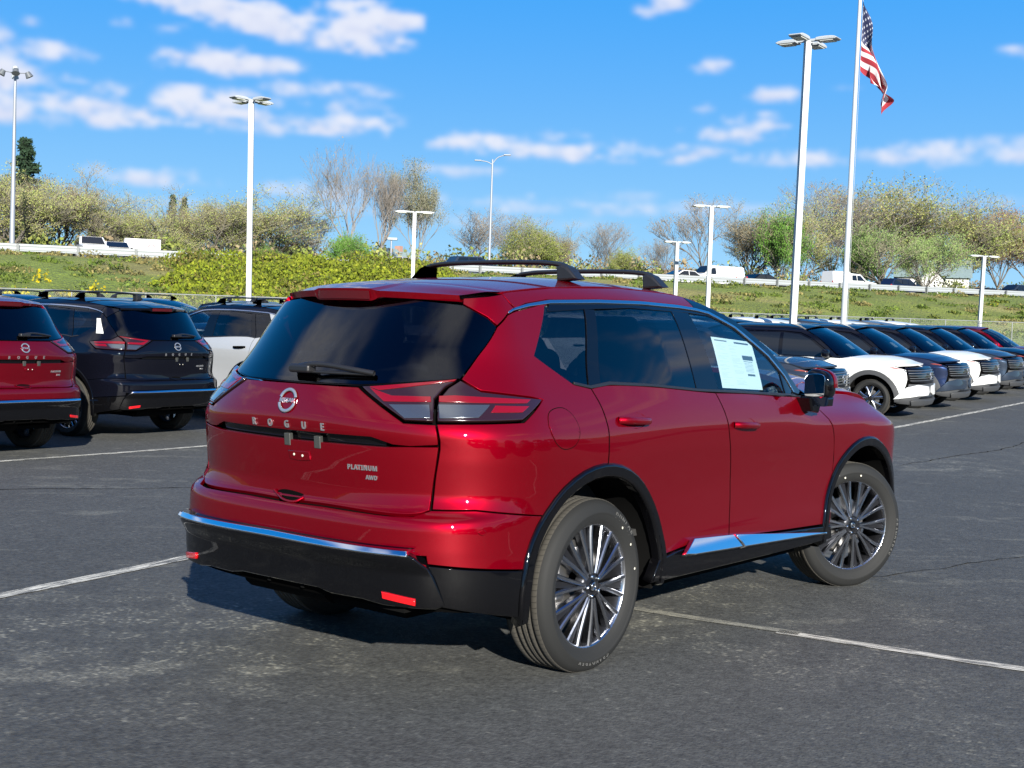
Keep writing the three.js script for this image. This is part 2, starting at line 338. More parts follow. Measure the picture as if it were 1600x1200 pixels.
// ---------------------------------------------------------------- the raised highway behind the lot
{
  const P = [], I = [], UV = [], ts = []; for (let t = -160; t <= 330; t += 3) ts.push(t);
  ts.forEach((t, i) => { for (const [k, q] of [-.9, -16].entries()) { const [x, z] = hxz(t, q); P.push(x, roadH(t) + .01, z); UV.push(t, q); if (i && k) { const b = i * 2; I.push(b - 2, b, b + 1, b - 2, b + 1, b - 1); } } });
  structure('highway', geoFrom(P, null, I, UV), std([1, 1, 1], .95, 0, { map: noiseTexture(256, (u, v) => { const k = .30 + .07 * fbm(u * 30, v * 30, 3, 30); return [k, k, k]; }, false, 1 / 12) }));
}
const galv = std([.28, .30, .31], .6, .3), galvPost = std([.16, .17, .17], .7, .2);
const railProfile = [[0, -.25], [.04, -.235], [.045, -.20], [.0, -.13], [.0, -.10], [.045, -.04], [.045, .04], [.0, .10], [.0, .13], [.045, .20], [.04, .235], [0, .25]];
function guardrail(label, q, t0, t1, side) {
  const g = thing('guardrail', label, 'guardrail'), rail = (h, sc) => {
    const P = [], I = [], n = railProfile.length; let c = 0;
    for (let t = t0; t <= t1; t += 3.81, c++) { railProfile.forEach(p => { const [x, z] = hxz(t, q + side * (p[0] + .09)); P.push(x, roadH(t) + h + p[1] * sc, z); }); if (c) for (let i = 0; i < n - 1; i++) { const a = (c - 1) * n + i; I.push(a, a + 1, a + n + 1, a, a + n + 1, a + n); } }
    return geoFrom(P, null, I);
  };
  part('rail', rail(.60, 1), galv, g);
  const pg = merge([box(.15, 1.05, .012, 0, .3, .08), box(.15, 1.05, .012, 0, .3, -.08), box(.012, 1.05, .15, 0, .3, 0)]), ang = Math.atan2(HN[0], HN[1]);
  for (let t = t0; t <= t1; t += 3.81 / 2 * 2) { const p = part('post', pg, galvPost, g), [x, z] = hxz(t, q - side * .06); p.position.set(x, roadH(t), z); p.rotation.y = ang; }
  return g;
}
guardrail('near steel guardrail on posts along the highway edge above the grassy bank', 0, -42, 150, -1);
guardrail('far steel guardrail on the other side of the highway in front of the trees', -16.5, -40, 200, -1);
// chain-link fence at the back of the lot
{
  const g = thing('chain_link_fence', 'low grey chain link fence at the back of the lot below the grassy bank', 'fence');
  const t0 = -25, t1 = 105, q = 34.5, H = 1.75, pos = t => { const [x, z] = hxz(t, q); return [x, groundH(x, z), z]; };
  const fenceM = std([.20, .21, .21], .7, .2), pg = new THREE.CylinderGeometry(.03, .03, H, 6); for (let t = t0; t <= t1; t += 3) { const p = part('fence_post', pg, fenceM, g), c = pos(t); p.position.set(c[0], c[1] + H / 2, c[2]); }
  const line = h => { const pts = []; for (let t = t0; t <= t1; t += 5) { const c = pos(t); pts.push([c[0], c[1] + h, c[2]]); } return tube(pts, .024, 60, 5); };
  part('fence_rail', line(H), fenceM, g);
  const P = [], I = [], UV = []; let k = 0; for (let t = t0; t <= t1; t += 3, k++) { const c = pos(t); P.push(c[0], c[1] + .05, c[2], c[0], c[1] + H - .02, c[2]); UV.push(t, 0, t, H); if (k) { const b = k * 2; I.push(b - 2, b, b + 1, b - 2, b + 1, b - 1); } }
  const net = noiseTexture(64, (u, v) => { const a = Math.abs(((u + v) % 1 + 1) % 1 - .5), b = Math.abs(((u - v) % 1 + 1) % 1 - .5); return (a > .455 || b > .455) ? 1 : 0; }, false, 14);
  part('fence_mesh', geoFrom(P, null, I, UV), std([.24, .27, .23], .8, 0, { alphaMap: net, transparent: true }), g);
}
// ---------------------------------------------------------------- houses behind the highway
const wallTex = noiseTexture(128, (u, v) => { const s = (v * 16) % 1, k = (s < .12 ? .72 : .95) * (.95 + .05 * vnoise(u * 30, v * 30, 30)); return [k, k, k]; }, false, .25);
const shingle = noiseTexture(128, (u, v) => { const k = .8 + .3 * (vnoise(u * 32, v * 32, 32) - .5); return [k, k, k]; }, false, .5);
function house(label, x, z, turn, w, d, h, wallC, roofC, gables = 0) {
  const y = groundH(x, z) - (gables === 2 ? 2.4 : .3), T = thing('house', label, 'house', null, [x, y, z], turn);
  const wm = std(wallC, .9, 0, { map: wallTex }), rm = std(roofC, .95, 0, { map: shingle }), trim = std([.52, .52, .50], .7), pane = std([.03, .04, .05], .1);
  part('wall', box(w, h, d, 0, h / 2, 0), wm, T);
  const rh = d * .42, R = part('roof', slab([[-d / 2 - .4, h - .15], [0, h + rh], [d / 2 + .4, h - .15], [d / 2 + .4, h], [0, h + rh + .2], [-d / 2 - .4, h]], w + .8, .02).rotateY(Math.PI / 2), rm, T);
  part('gable', slab([[-d / 2, h], [d / 2, h], [0, h + rh - .05]], w, .0).rotateY(Math.PI / 2), wm, T);
  part('chimney', box(.7, 1.6, .7, w * .22, h + rh * .9, 0), std([.30, .17, .13], .9), R);
  for (let i = 0; i < gables; i++) { // front-facing gables
    const gx = (i - (gables - 1) / 2) * w * .42, gw = w * .30;
    part('front_gable', slab([[gx - gw / 2, 0], [gx + gw / 2, 0], [gx + gw / 2, h - .3], [gx, h + gw * .42], [gx - gw / 2, h - .3]], 1.6, 0, d / 2 + .3), wm, T);
    part('gable_roof', slab([[gx - gw / 2 - .3, h - .55], [gx, h + gw * .42 + .02], [gx + gw / 2 + .3, h - .55], [gx + gw / 2 + .3, h - .35], [gx, h + gw * .42 + .25], [gx - gw / 2 - .3, h - .35]], 2.1, 0, d / 2 + .3), rm, T);
  }
  const nz = gables ? d / 2 + 1.1 : d / 2, cols = Math.max(2, Math.round(w / 2.6));
  for (let f = 0; f < Math.round(h / 2.8); f++) for (let i = 0; i < cols; i++) {
    const wx = (i - (cols - 1) / 2) * w / cols, wy = 1.6 + f * 2.8, inG = gables && Array.from({ length: gables }, (_, k) => Math.abs(wx - (k - (gables - 1) / 2) * w * .42) < w * .14).some(Boolean);
    const W = part('window', box(1.15, 1.55, .08, wx, wy, (inG ? nz : d / 2) + .03), trim, T); part('pane', box(.95, 1.35, .04, wx, wy, (inG ? nz : d / 2) + .065), pane, W);
  }
  for (const s of [-1, 1]) { const W = part('window', box(.08, 1.5, 1.1, s * (w / 2 + .03), 1.7, 0), trim, T); part('pane', box(.04, 1.3, .9, s * (w / 2 + .065), 1.7, 0), pane, W); }
  const D = part('door', box(1.0, 2.1, .08, w * .08, 1.05, d / 2 + .04), std([.25, .05, .04], .6), T); part('door_handle', box(.06, .06, .06, w * .08 + .38, 1.0, d / 2 + .1), galv, D);
  return T;
}
house('cream house with a brown gabled roof behind the vine bank', -25.6, -141, .55, 6, 4.5, 2.6, [.45, .40, .26], [.16, .12, .10]);
house('pale grey house with a steep gable below the sparse pale tree', -14.5, -152, 1.1, 5, 5, 3.0, [.36, .38, .38], [.22, .30, .30]);
house('tan house with two front gables far behind the highway', 20.6, -183, -.15, 8, 5, 4.6, [.42, .38, .29], [.18, .135, .10], 2);
house('white house half hidden by trees at right', 55, -170, -.3, 9, 5, 4.0, [.52, .52, .50], [.16, .22, .23], 1);
house('small white house between tree trunks behind the white trailer', -37, -122, .5, 6, 5, 2.8, [.48, .48, .46], [.30, .28, .25]);
// ---------------------------------------------------------------- trees: trunk with limbs, crown of twigs and leaves
const bark = std([.11, .10, .085], .95), barkPale = std([.18, .165, .15], .95), twigMat = std([.20, .18, .155], 1), twigLeafy = std([.23, .21, .14], 1), leafMat = phys([.84, .85, .80], 1, 0, { vertexColors: true, transmission: .35, thickness: 0, specularIntensity: .2 });
function treeGeos(seed, o) {
  const { h = 14, spread = .55, levels = 5, fork = .30, leaf = 0, leafSize = .28, colour = [[.1, .1, .03]], upright = .5, twigs = 3, fan = 1, trunkR = .22, low = .28, gap = .3 } = o;
  const r = rng(seed), limbP = [], limbI = [], twP = [], twI = [], tips = [];
  const push = (P, I, a, b, r0, r1, n) => {
    const d = b.clone().sub(a).normalize(), u = new THREE.Vector3(Math.abs(d.y) > .9 ? 1 : 0, Math.abs(d.y) > .9 ? 0 : 1, 0).cross(d).normalize(), w = d.clone().cross(u), s = P.length / 3;
    for (const [c, q] of [[a, r0], [b, r1]]) for (let i = 0; i < n; i++) { const t = i / n * 6.2832; P.push(c.x + (u.x * Math.cos(t) + w.x * Math.sin(t)) * q, c.y + (u.y * Math.cos(t) + w.y * Math.sin(t)) * q, c.z + (u.z * Math.cos(t) + w.z * Math.sin(t)) * q); }
    for (let i = 0; i < n; i++) { const j = (i + 1) % n; I.push(s + i, s + j, s + n + j, s + i, s + n + j, s + n + i); }
  };
  const grow = (p, d, len, rad, lv) => {
    let a = p.clone(), dir = d.clone(); const seg = lv < 2 ? 3 : 2;
    for (let k = 0; k < seg; k++) {
      const nd = dir.clone().add(new THREE.Vector3(r() - .5, (r() - .35) * upright, r() - .5).multiplyScalar(lv ? .42 : .14)).normalize(), b = a.clone().addScaledVector(nd, len / seg), r0 = rad * (1 - .28 * k / seg), r1 = rad * (1 - .28 * (k + 1) / seg);
      if (lv < levels - 1) push(limbP, limbI, a, b, r0, r1, lv < 2 ? 6 : 4); else push(twP, twI, a, b, Math.max(r0, .014), Math.max(r1, .01), 3);
      if (lv >= levels - 2) tips.push(b.clone());
      a = b; dir = nd;
      if (lv && lv < levels && k < seg - 1 && r() < .75) grow(a, side(dir, lv), len * (.55 + .25 * r()), r1 * .6, lv + 1);
    }
    if (lv >= levels) return;
    const n = lv === 0 ? Math.round((4 + 3 * r()) * fan) : 2 + (r() < .55 ? 1 : 0);
    for (let k = 0; k < n; k++) grow(a, side(dir, lv), len * (lv === 0 ? (.40 + .25 * r()) / Math.max(low, .2) * .55 : .62 + .22 * r()), rad * (lv === 0 ? .5 : .62), lv + 1);
  };
  const side = (d, lv) => { const v = new THREE.Vector3(r() - .5, 0, r() - .5).normalize(); return d.clone().multiplyScalar(1).addScaledVector(v, spread * (lv === 0 ? 1.0 : 1.15) * (.6 + .8 * r())).add(new THREE.Vector3(0, upright * .35, 0)).normalize(); };
  grow(new THREE.Vector3(0, -.4, 0), new THREE.Vector3((r() - .5) * .1, 1, (r() - .5) * .1), h * low, trunkR, 0);
  let top = 0; for (const t of tips) top = Math.max(top, t.y); const k = h / top;
  const lim = geoFrom(limbP.map(v => v * k), null, limbI), tw = geoFrom(twP.map((v, i) => v * k), null, twI);
  const P = [], C = [], I = [];
  if (leaf) {
    const clump = new Map();
    for (let i = 0; i < leaf; i++) {
      const ti = Math.floor(r() * tips.length), t = tips[ti], key = Math.round(t.x * k / 1.6) + ',' + Math.round(t.y * k / 1.6) + ',' + Math.round(t.z * k / 1.6);
      if (!clump.has(key)) clump.set(key, [r(), r()]); const cl = clump.get(key); if (cl[0] < gap) continue;
      const c = [t.x * k + (r() - .5) * 1.1, t.y * k + (r() - .5) * .9, t.z * k + (r() - .5) * 1.1], s = leafSize * (.6 + .8 * r());
      const e = new THREE.Euler(r() * 6, r() * 6, r() * 6), u = new THREE.Vector3(s, 0, 0).applyEuler(e), v = new THREE.Vector3(0, s * .7, 0).applyEuler(e), b = P.length / 3;
      const col = colour[Math.floor((cl[1] * .75 + r() * .25) * colour.length) % colour.length], g = .85 + .3 * r();
      for (const [x, y] of [[-.5, -.2], [.5, -.5], [.35, .5], [-.4, .4]]) { P.push(c[0] + u.x * x + v.x * y, c[1] + u.y * x + v.y * y, c[2] + u.z * x + v.z * y); C.push(col[0] * g, col[1] * g, col[2] * g); }
      I.push(b, b + 1, b + 2, b, b + 2, b + 3);
    }
  }
  let lf = null; if (P.length) { lf = geoFrom(P, null, I); lf.setAttribute('color', new THREE.Float32BufferAttribute(C, 3)); }
  return { trunk: lim, twigs: tw, leaves: lf };
}
function pineGeos(seed, h) {
  const r = rng(seed), P = [], C = [], I = [], L = []; L.push(bar([0, -.4, 0], [0, h * .97, 0], .26, .04, 7));
  for (let y = h * .18; y < h; y += h * .042) {
    const R = Math.max(.3, (h * .23) * Math.pow(1 - y / h, .75)) * (.7 + .5 * r()), n = 6;
    for (let k = 0; k < n; k++) {
      const a = r() * 6.28, len = R * (.6 + .6 * r()), e = [Math.cos(a) * len, y + len * .12, Math.sin(a) * len]; L.push(bar([0, y, 0], e, .05, .015, 4));
      for (let m = 0; m < 55; m++) { const t = .25 + .75 * r(), s = .5 * (.5 + r()), c = [e[0] * t + (r() - .5) * .9, y + (e[1] - y) * t + (r() - .5) * .45, e[2] * t + (r() - .5) * .9], b = P.length / 3, q = new THREE.Euler(r() * 6, r() * 6, r() * 6), u = new THREE.Vector3(s, 0, 0).applyEuler(q), v = new THREE.Vector3(0, s * .35, 0).applyEuler(q), g = .6 + .7 * r(); for (const [x, yy] of [[-.5, -.5], [.5, 0], [-.5, .5]]) { P.push(c[0] + u.x * x + v.x * yy, c[1] + u.y * x + v.y * yy, c[2] + u.z * x + v.z * yy); C.push(.034 * g, .066 * g, .036 * g); } I.push(b, b + 1, b + 2); }
    }
  }
  const lf = geoFrom(P, null, I); lf.setAttribute('color', new THREE.Float32BufferAttribute(C, 3)); return { trunk: merge(L), twigs: null, leaves: lf };
}
const OLIVE = [[.37, .37, .13], [.33, .38, .12], [.40, .38, .16], [.30, .37, .11]], BROWN = [[.33, .25, .15], [.36, .29, .18], [.28, .22, .14]], YGREEN = [[.25, .29, .07], [.28, .30, .08], [.20, .25, .065]], GREEN = [[.13, .28, .045], [.17, .32, .06], [.11, .23, .045]], LIGHT = [[.25, .35, .12], [.29, .38, .14], [.21, .31, .10]], RED = [[.38, .19, .11], [.33, .16, .09], [.40, .23, .14]], PALE = [[.24, .25, .16], [.20, .215, .13], [.26, .27, .19]];
const KIND = {
  bare: [1, 2, 3].map(i => treeGeos(100 + i, { h: 14, spread: .80, levels: 6, upright: .55, trunkR: .24, low: .30, leaf: 700, leafSize: .16, colour: BROWN, gap: .1 })),
  tallbare: [1, 2].map(i => treeGeos(140 + i, { h: 17, spread: .55, levels: 6, upright: .75, trunkR: .25, low: .34, leaf: 250, leafSize: .16, colour: BROWN })),
  olive: [1, 2, 3].map(i => treeGeos(200 + i, { h: 12, spread: .95, levels: 6, upright: .35, trunkR: .26, low: .24, fan: 1.3, leaf: 19535, leafSize: 0.127, colour: OLIVE, gap: .38 })),
  brown: [1, 2].map(i => treeGeos(260 + i, { h: 12, spread: .8, levels: 6, upright: .45, trunkR: .25, low: .26, fan: 1.2, leaf: 14851, leafSize: 0.107, colour: [...BROWN, OLIVE[0]], gap: .2 })),
  green: [1, 2].map(i => treeGeos(300 + i, { h: 9, spread: .9, levels: 5, upright: .4, trunkR: .18, low: .2, fan: 1.4, leaf: 20563, leafSize: 0.166, colour: GREEN, gap: .25 })),
  light: [1, 2].map(i => treeGeos(330 + i, { h: 10, spread: .9, levels: 5, upright: .4, trunkR: .18, low: .22, fan: 1.3, leaf: 15779, leafSize: 0.137, colour: LIGHT, gap: .3 })),
  ygreen: [1].map(i => treeGeos(350 + i, { h: 10, spread: .9, levels: 6, upright: .4, trunkR: .2, low: .22, fan: 1.3, leaf: 25704, leafSize: 0.137, colour: YGREEN, gap: .18 })),
  pale: [1].map(i => treeGeos(370 + i, { h: 15, spread: .5, levels: 6, upright: .8, trunkR: .24, low: .25, fan: 1.2, leaf: 14851, leafSize: 0.127, colour: PALE, gap: .25 })),
  red: [1].map(i => treeGeos(390 + i, { h: 11, spread: .85, levels: 6, upright: .4, trunkR: .2, low: .24, fan: 1.3, leaf: 22848, leafSize: 0.117, colour: RED, gap: .12 })),
  pine: [1, 2].map(i => pineGeos(420 + i, 16)),
};
const KH = { bare: 14, tallbare: 17, olive: 12, brown: 12, green: 9, light: 10, ygreen: 10, pale: 15, red: 11, pine: 16 };
const TNAME = { bare: 'bare_tree', tallbare: 'bare_tree', olive: 'budding_tree', brown: 'budding_tree', green: 'leafy_tree', light: 'leafy_tree', ygreen: 'leafy_tree', pale: 'sparse_tree', red: 'budding_tree', pine: 'pine_tree' };
let treeN = 0;
function tree(kind, label, x, z, h, wide = 1) {
  const v = KIND[kind][treeN++ % KIND[kind].length], k = h * (x > 20 ? 1.07 : 1.13) / KH[kind], T = thing(TNAME[kind], label, 'tree', 'trees behind the highway', [x, groundH(x, z) - .1, z], treeN * 2.4);
  T.scale.set(k * wide, k, k * wide);
  part('trunk', v.trunk, kind === 'pale' || kind === 'tallbare' ? barkPale : bark, T);
  if (v.leaves) { const c = part('crown', v.leaves, leafMat, T); if (v.twigs) part('twigs', v.twigs, kind === 'bare' || kind === 'tallbare' ? twigMat : twigLeafy, c); } else part('crown', v.twigs, twigMat, T);
  return T;
}
// a spot behind the highway, by bearing (x over depth) and distance past the road's near edge
function behind(slope, q) { const w = (q - 14.51 - 74.65 + 0) / (slope * .497 - .868); return [slope * w, -w]; }
const topAt = (x, z, rise) => 1.4167 + rise * -z - groundH(x, z);
// [kind, bearing, distance past the road edge, apparent top (rise over run), width factor, label]
[
 ['pine', -.3825, -62, .128, 1.15, 'dark green pine standing tall above the other trees at the far left'],
 ['olive', -.396, -28, .112, 1.0, 'olive budding tree at the left edge of the view, behind the tall highway mast'],
 ['brown', -.352, -33, .116, 1.15, 'broad brown budding tree right of the tall highway mast'],
 ['olive', -.322, -30, .104, .9, 'olive budding tree behind the white cars on the highway at left'],
 ['bare', -.296, -38, .094, .9, 'grey bare tree between two olive trees, above the white trailer'],
 ['olive', -.272, -30, .093, 1.0, 'low olive tree just right of the white trailer'],
 ['brown', -.247, -34, .101, 1.1, 'brown olive tree midway between the white trailer and the white lot lamp'],
 ['olive', -.222, -30, .100, 1.0, 'olive tree just left of the nearer white lot lamp on the left'],
 ['olive', -.187, -34, .104, 1.25, 'large spreading olive tree just right of the white lot lamp on the left'],
 ['bare', -.160, -36, .089, .8, 'thin bare tree at the right end of the left row of trees'],
 ['pine', -.268, -75, .0925, .7, 'small dark conifer tip poking above the olive trees, the left one of two'],
 ['pine', -.259, -78, .091, .7, 'small dark conifer tip poking above the olive trees, the right one of two'],
 ['green', -.193, -19, .064, .7, 'small bright green tree behind the vine bank right of the lot lamp'],
 ['green', -.132, -19, .074, .8, 'bright green rounded tree at the foot of the tall bare trees'],
 ['tallbare', -.130, -30, .134, .8, 'tallest bare tree, left one of the bare pair left of the centre'],
 ['tallbare', -.107, -32, .126, .75, 'tall bare tree, right one of the bare pair left of the centre'],
 ['pale', -.077, -30, .125, .8, 'tall tree with sparse pale leaves behind the short white lot lamp'],
 ['bare', -.030, -30, .093, 1.1, 'fan shaped bare tree left of the tall double arm highway lamp'],
 ['bare', -.004, -34, .090, 1.0, 'bare tree just right of the tall double arm highway lamp'],
 ['ygreen', .012, -28, .087, .9, 'green and brown tree above the rear roof rack of the red SUV'],
 ['brown', .036, -34, .086, .8, 'brown bare tree above the roof of the red SUV'],
 ['bare', .066, -34, .088, .85, 'bare tree above the front roof rack of the red SUV'],
 ['ygreen', .082, -24, .070, .9, 'low olive green tree left of the tan house'],
 ['bare', .146, -26, .112, .8, 'sparse tree left of the white lot lamp with two arms in the middle right'],
 ['brown', .180, -28, .113, .95, 'brown budding tree with bare stems right of the middle lot lamp'],
 ['green', .205, -24, .106, .55, 'small green tree with a rounded crown left of the tall white lamp at right'],
 ['olive', .222, -32, .116, .75, 'sparse olive tree directly behind the tall white lamp at right'],
 ['bare', .246, -34, .128, .9, 'tall sparse tree between the tall white lamp and the flagpole'],
 ['olive', .286, -36, .134, 1.15, 'largest spreading tree with an olive crown right of the flagpole'],
 ['light', .284, -21, .098, 1.0, 'light green tree below the largest spreading tree right of the flagpole'],
 ['brown', .318, -36, .128, .9, 'tall brown grey tree right of the largest spreading tree'],
 ['light', .318, -20, .092, .9, 'pale green tree low in front, second light green one right of the flagpole'],
 ['olive', .342, -32, .122, 1.05, 'olive spreading tree left of the small lot lamp at far right'],
 ['red', .374, -30, .115, .75, 'reddish brown tree above the small lot lamp at far right'],
 ['red', .406, -32, .113, .8, 'reddish tree at the right edge of the view'],
 ['green', .268, -24, .088, .5, 'dark leaning green tree just right of the flagpole, low against the trunks'],
 ['bare', .114, -55, .080, .9, 'distant bare tree behind the tan house'],
 ['olive', -.42, -34, .112, 1.1, 'olive budding tree beyond the left edge of the view'],
 ['brown', .432, -34, .113, 1.1, 'brown budding tree beyond the right edge of the view'],
].forEach(([k, b, q, rise, w, label]) => { const [x, z] = behind(b, q); tree(k, label, x, z, topAt(x, z, rise), w); });
// undergrowth along the far side of the highway: one mass nobody could count
function leafMass(name, label, category, spots, size, cols, mat = leafMat) {
  const P = [], C = [], I = []; const r = rng(name.length * 77 + spots.length);
  for (const [x, y, z, rad, hh, n, ci] of spots) for (let i = 0; i < n; i++) {
    const a = r() * 6.28, el = Math.acos(1 - r() * 1.15), k = Math.pow(r(), .33), c = [x + Math.cos(a) * Math.sin(el) * rad * k, y + Math.max(0, Math.cos(el)) * hh * k, z + Math.sin(a) * Math.sin(el) * rad * k], s = size * (.5 + r());
    const e = new THREE.Euler(r() * 6, r() * 6, r() * 6), u = new THREE.Vector3(s, 0, 0).applyEuler(e), v = new THREE.Vector3(0, s * .7, 0).applyEuler(e), b = P.length / 3, set = cols[ci ?? 0], col = set[Math.floor(r() * set.length)], g = .7 + .6 * r();
    for (const [p, q] of [[-.5, -.3], [.5, -.5], [.4, .5], [-.4, .4]]) { P.push(c[0] + u.x * p + v.x * q, c[1] + u.y * p + v.y * q, c[2] + u.z * p + v.z * q); C.push(col[0] * g, col[1] * g, col[2] * g); }
    I.push(b, b + 1, b + 2, b, b + 2, b + 3);
  }
  const g = geoFrom(P, null, I); g.setAttribute('color', new THREE.Float32BufferAttribute(C, 3));
  const m = part(name, g, mat, scene, label); m.userData.kind = 'stuff'; m.userData.category = category; return m;
}
{
  const r = rng(31), s = [];
  for (let i = 0; i < 190; i++) { const [x, z] = behind(-.44 + .89 * (i + r()) / 190, -19 - 12 * r()), R = 1.1 + 1.5 * r(), b = x / -z; s.push([x, groundH(x, z) - .2, z, R, R * (b < -.15 || b > .2 ? 1.5 : 1.75), 520, Math.floor(r() * 4)]); }
  for (let i = 0; i < 120; i++) { const [x, z] = behind(-.46 + .93 * (i + r()) / 120, -44 - 26 * r()), R = 2 + 2 * r(); s.push([x, groundH(x, z) - .2, z, R, R * 1.7, 420, Math.floor(r() * 4)]); }
  leafMass('undergrowth', 'brown and olive undergrowth in a band below the trees behind the highway', 'undergrowth', s, .27, [OLIVE, BROWN, [[.09, .11, .04], [.12, .14, .05]], YGREEN]);
  const v = []; // the vine bank
  for (let i = 0; i < 270; i++) { const t = lerp(7.5, 25, r()), q = lerp(3.2, 27, Math.pow(r(), .9)), edge = sst(2.5, 9, t - (q - 2) * .10); const [x, z] = hxz(t - q * .32, q); v.push([x, groundH(x, z) - .15, z, 1.3 + .8 * r(), (.7 + .8 * r()) * (.4 + .6 * edge) * lerp(.35, 1, Math.max(sst(3, 9, q), sst(13, 18, t - q * .32))), 620, r() < .25 ? 1 : 0]); }
  leafMass('vine_bank', 'thick yellow green vines covering the bank left of the red SUV', 'shrubs', v, .155, [[[.24, .285, .022], [.28, .30, .03], [.20, .25, .022]], [[.15, .19, .03], [.24, .20, .06]]]);
  const w = []; for (let i = 0; i < 46; i++) { const [x, z] = hxz(lerp(-16, -3, r()), lerp(17, 30, r())); w.push([x, groundH(x, z) - .05, z, .5 + .7 * r(), .5 + .4 * r(), 70, r() < .6 ? 0 : 1]); }
  for (let i = 0; i < 12; i++) { const [x, z] = hxz(lerp(70, 92, r()), lerp(12, 20, r())); w.push([x, groundH(x, z) - .05, z, .6 + .6 * r(), .4, 60, r() < .6 ? 0 : 1]); }
  leafMass('wildflowers', 'patches of yellow wildflowers on the grassy bank', 'wildflowers', w, .14, [[[.60, .47, .02], [.52, .43, .03]], [[.19, .25, .04], [.15, .20, .04]]]);
  const gr = []; for (let i = 0; i < 800; i++) { const [x, z] = hxz(lerp(-38, 112, r()), lerp(2.5, 33, r())); gr.push([x, groundH(x, z) - .05, z, .6 + .9 * r(), .22 + .35 * r() * r(), 110, Math.floor(r() * 3)]); }
  leafMass('tall_grass', 'tufts of tall green and dry grass scattered over the bank', 'grass', gr, .15, [[[.13, .19, .03], [.16, .22, .04]], [[.30, .25, .10], [.26, .23, .09]], [[.10, .15, .03], [.19, .21, .045]]]);
  const h = []; for (let i = 0; i < 60; i++) { const [x, z] = hxz(lerp(-40, 4, r()), -17.5 - 1.5 * r()); h.push([x, groundH(x, z) - .05, z, .8, .9 + .4 * r(), 80, 0]); }
  leafMass('pale_weeds', 'pale weeds along the far guardrail on the left', 'weeds', h, .22, [[[.24, .24, .13], [.20, .22, .10]]]);
}
// ---------- car body surfaces (car frame: x forward from rear axle, y up, z right) ----------
function spl(tab) { // monotone-ish cubic (finite difference tangents limited) through [x, y] pairs
  const n = tab.length, xs = tab.map(a => a[0]), ys = tab.map(a => a[1]), d = [], m = [];
  for (let i = 0; i < n - 1; i++) d.push((ys[i + 1] - ys[i]) / (xs[i + 1] - xs[i]));
  for (let i = 0; i < n; i++) m.push(i === 0 ? d[0] : i === n - 1 ? d[n - 2] : d[i - 1] * d[i] <= 0 ? 0 : 2 * d[i - 1] * d[i] / (d[i - 1] + d[i]));
  return x => {
    if (x <= xs[0]) return ys[0] + m[0] * (x - xs[0]);
    if (x >= xs[n - 1]) return ys[n - 1] + m[n - 1] * (x - xs[n - 1]);
    let i = 0; while (x > xs[i + 1]) i++;
    const h = xs[i + 1] - xs[i], t = (x - xs[i]) / h, t2 = t * t, t3 = t2 * t;
    return ys[i] * (2 * t3 - 3 * t2 + 1) + m[i] * h * (t3 - 2 * t2 + t) + ys[i + 1] * (-2 * t3 + 3 * t2) + m[i + 1] * h * (t3 - t2);
  };
}
const sideProfile = spl([[.20, .80], [.28, .872], [.36, .902], [.45, .908], [.58, .898], [.72, .894], [.85, .903], [.95, .914], [1.02, .917], [1.08, .908], [1.14, .892], [1.19, .874], [1.25, .853], [1.35, .814], [1.45, .770], [1.52, .733], [1.58, .690], [1.62, .648], [1.66, .585], [1.69, .50]]);
const rearProfile = spl([[.20, -.84], [.30, -.93], [.38, -.985], [.50, -1.0], [.60, -1.01], [.66, -1.01], [.69, -1.006], [.712, -.995], [.728, -.965], [.74, -.952], [.78, -.951], [.85, -.96], [.93, -.97], [.98, -.975], [1.02, -.99], [1.05, -.995], [1.10, -.985], [1.16, -.965], [1.20, -.945], [1.24, -.912], [1.35, -.825], [1.45, -.742], [1.55, -.655], [1.60, -.61], [1.7, -.52]]);
const frontProfile = spl([[.20, 3.42], [.30, 3.55], [.45, 3.61], [.65, 3.62], [.80, 3.60], [.92, 3.53], [1.0, 3.42], [1.1, 3.2], [1.2, 3.0]]);
const beltLine = spl([[-1, 1.19], [0, 1.19], [1.6, 1.17], [2.0, 1.15], [2.5, 1.16], [2.9, 1.13], [3.2, 1.07], [3.45, .99], [3.7, .89]]);
const XR = -.35, XF = 2.85;
function sideZ(x, y) {
  const b = beltLine(x), k = 1.19 / b;
  let z = y < b || x > 1.9 ? sideProfile(y < .8 ? y : .8 + (y - .8) * (1.19 - .8) / (b - .8)) : sideProfile(y - b + 1.19);
  z += .018 * Math.exp(-(((x) / .5) ** 2) - (((y - .78) / .22) ** 2)) + .02 * Math.exp(-(((x - 2.7) / .5) ** 2) - (((y - .8) / .22) ** 2));
  if (y > 1.0 && x < .6) z -= .12 * sst(.7, -.9, x) * sst(1.0, 1.35, y);
  if (y > 1.15) z -= .05 * sst(1.0, 2.2, x);
  if (x > 1.75) z -= .09 * sst(1.75, 2.6, x) * sst(.99, 1.16, .8 + (y - .8) * (1.19 - .8) / (b - .8)) ** 1.2;
  return z;
}
const rearN = spl([[.3, 3.4], [.68, 3.4], [.80, 2.75], [1.0, 2.6], [1.2, 2.3], [1.4, 2.35], [1.6, 2.4]]);
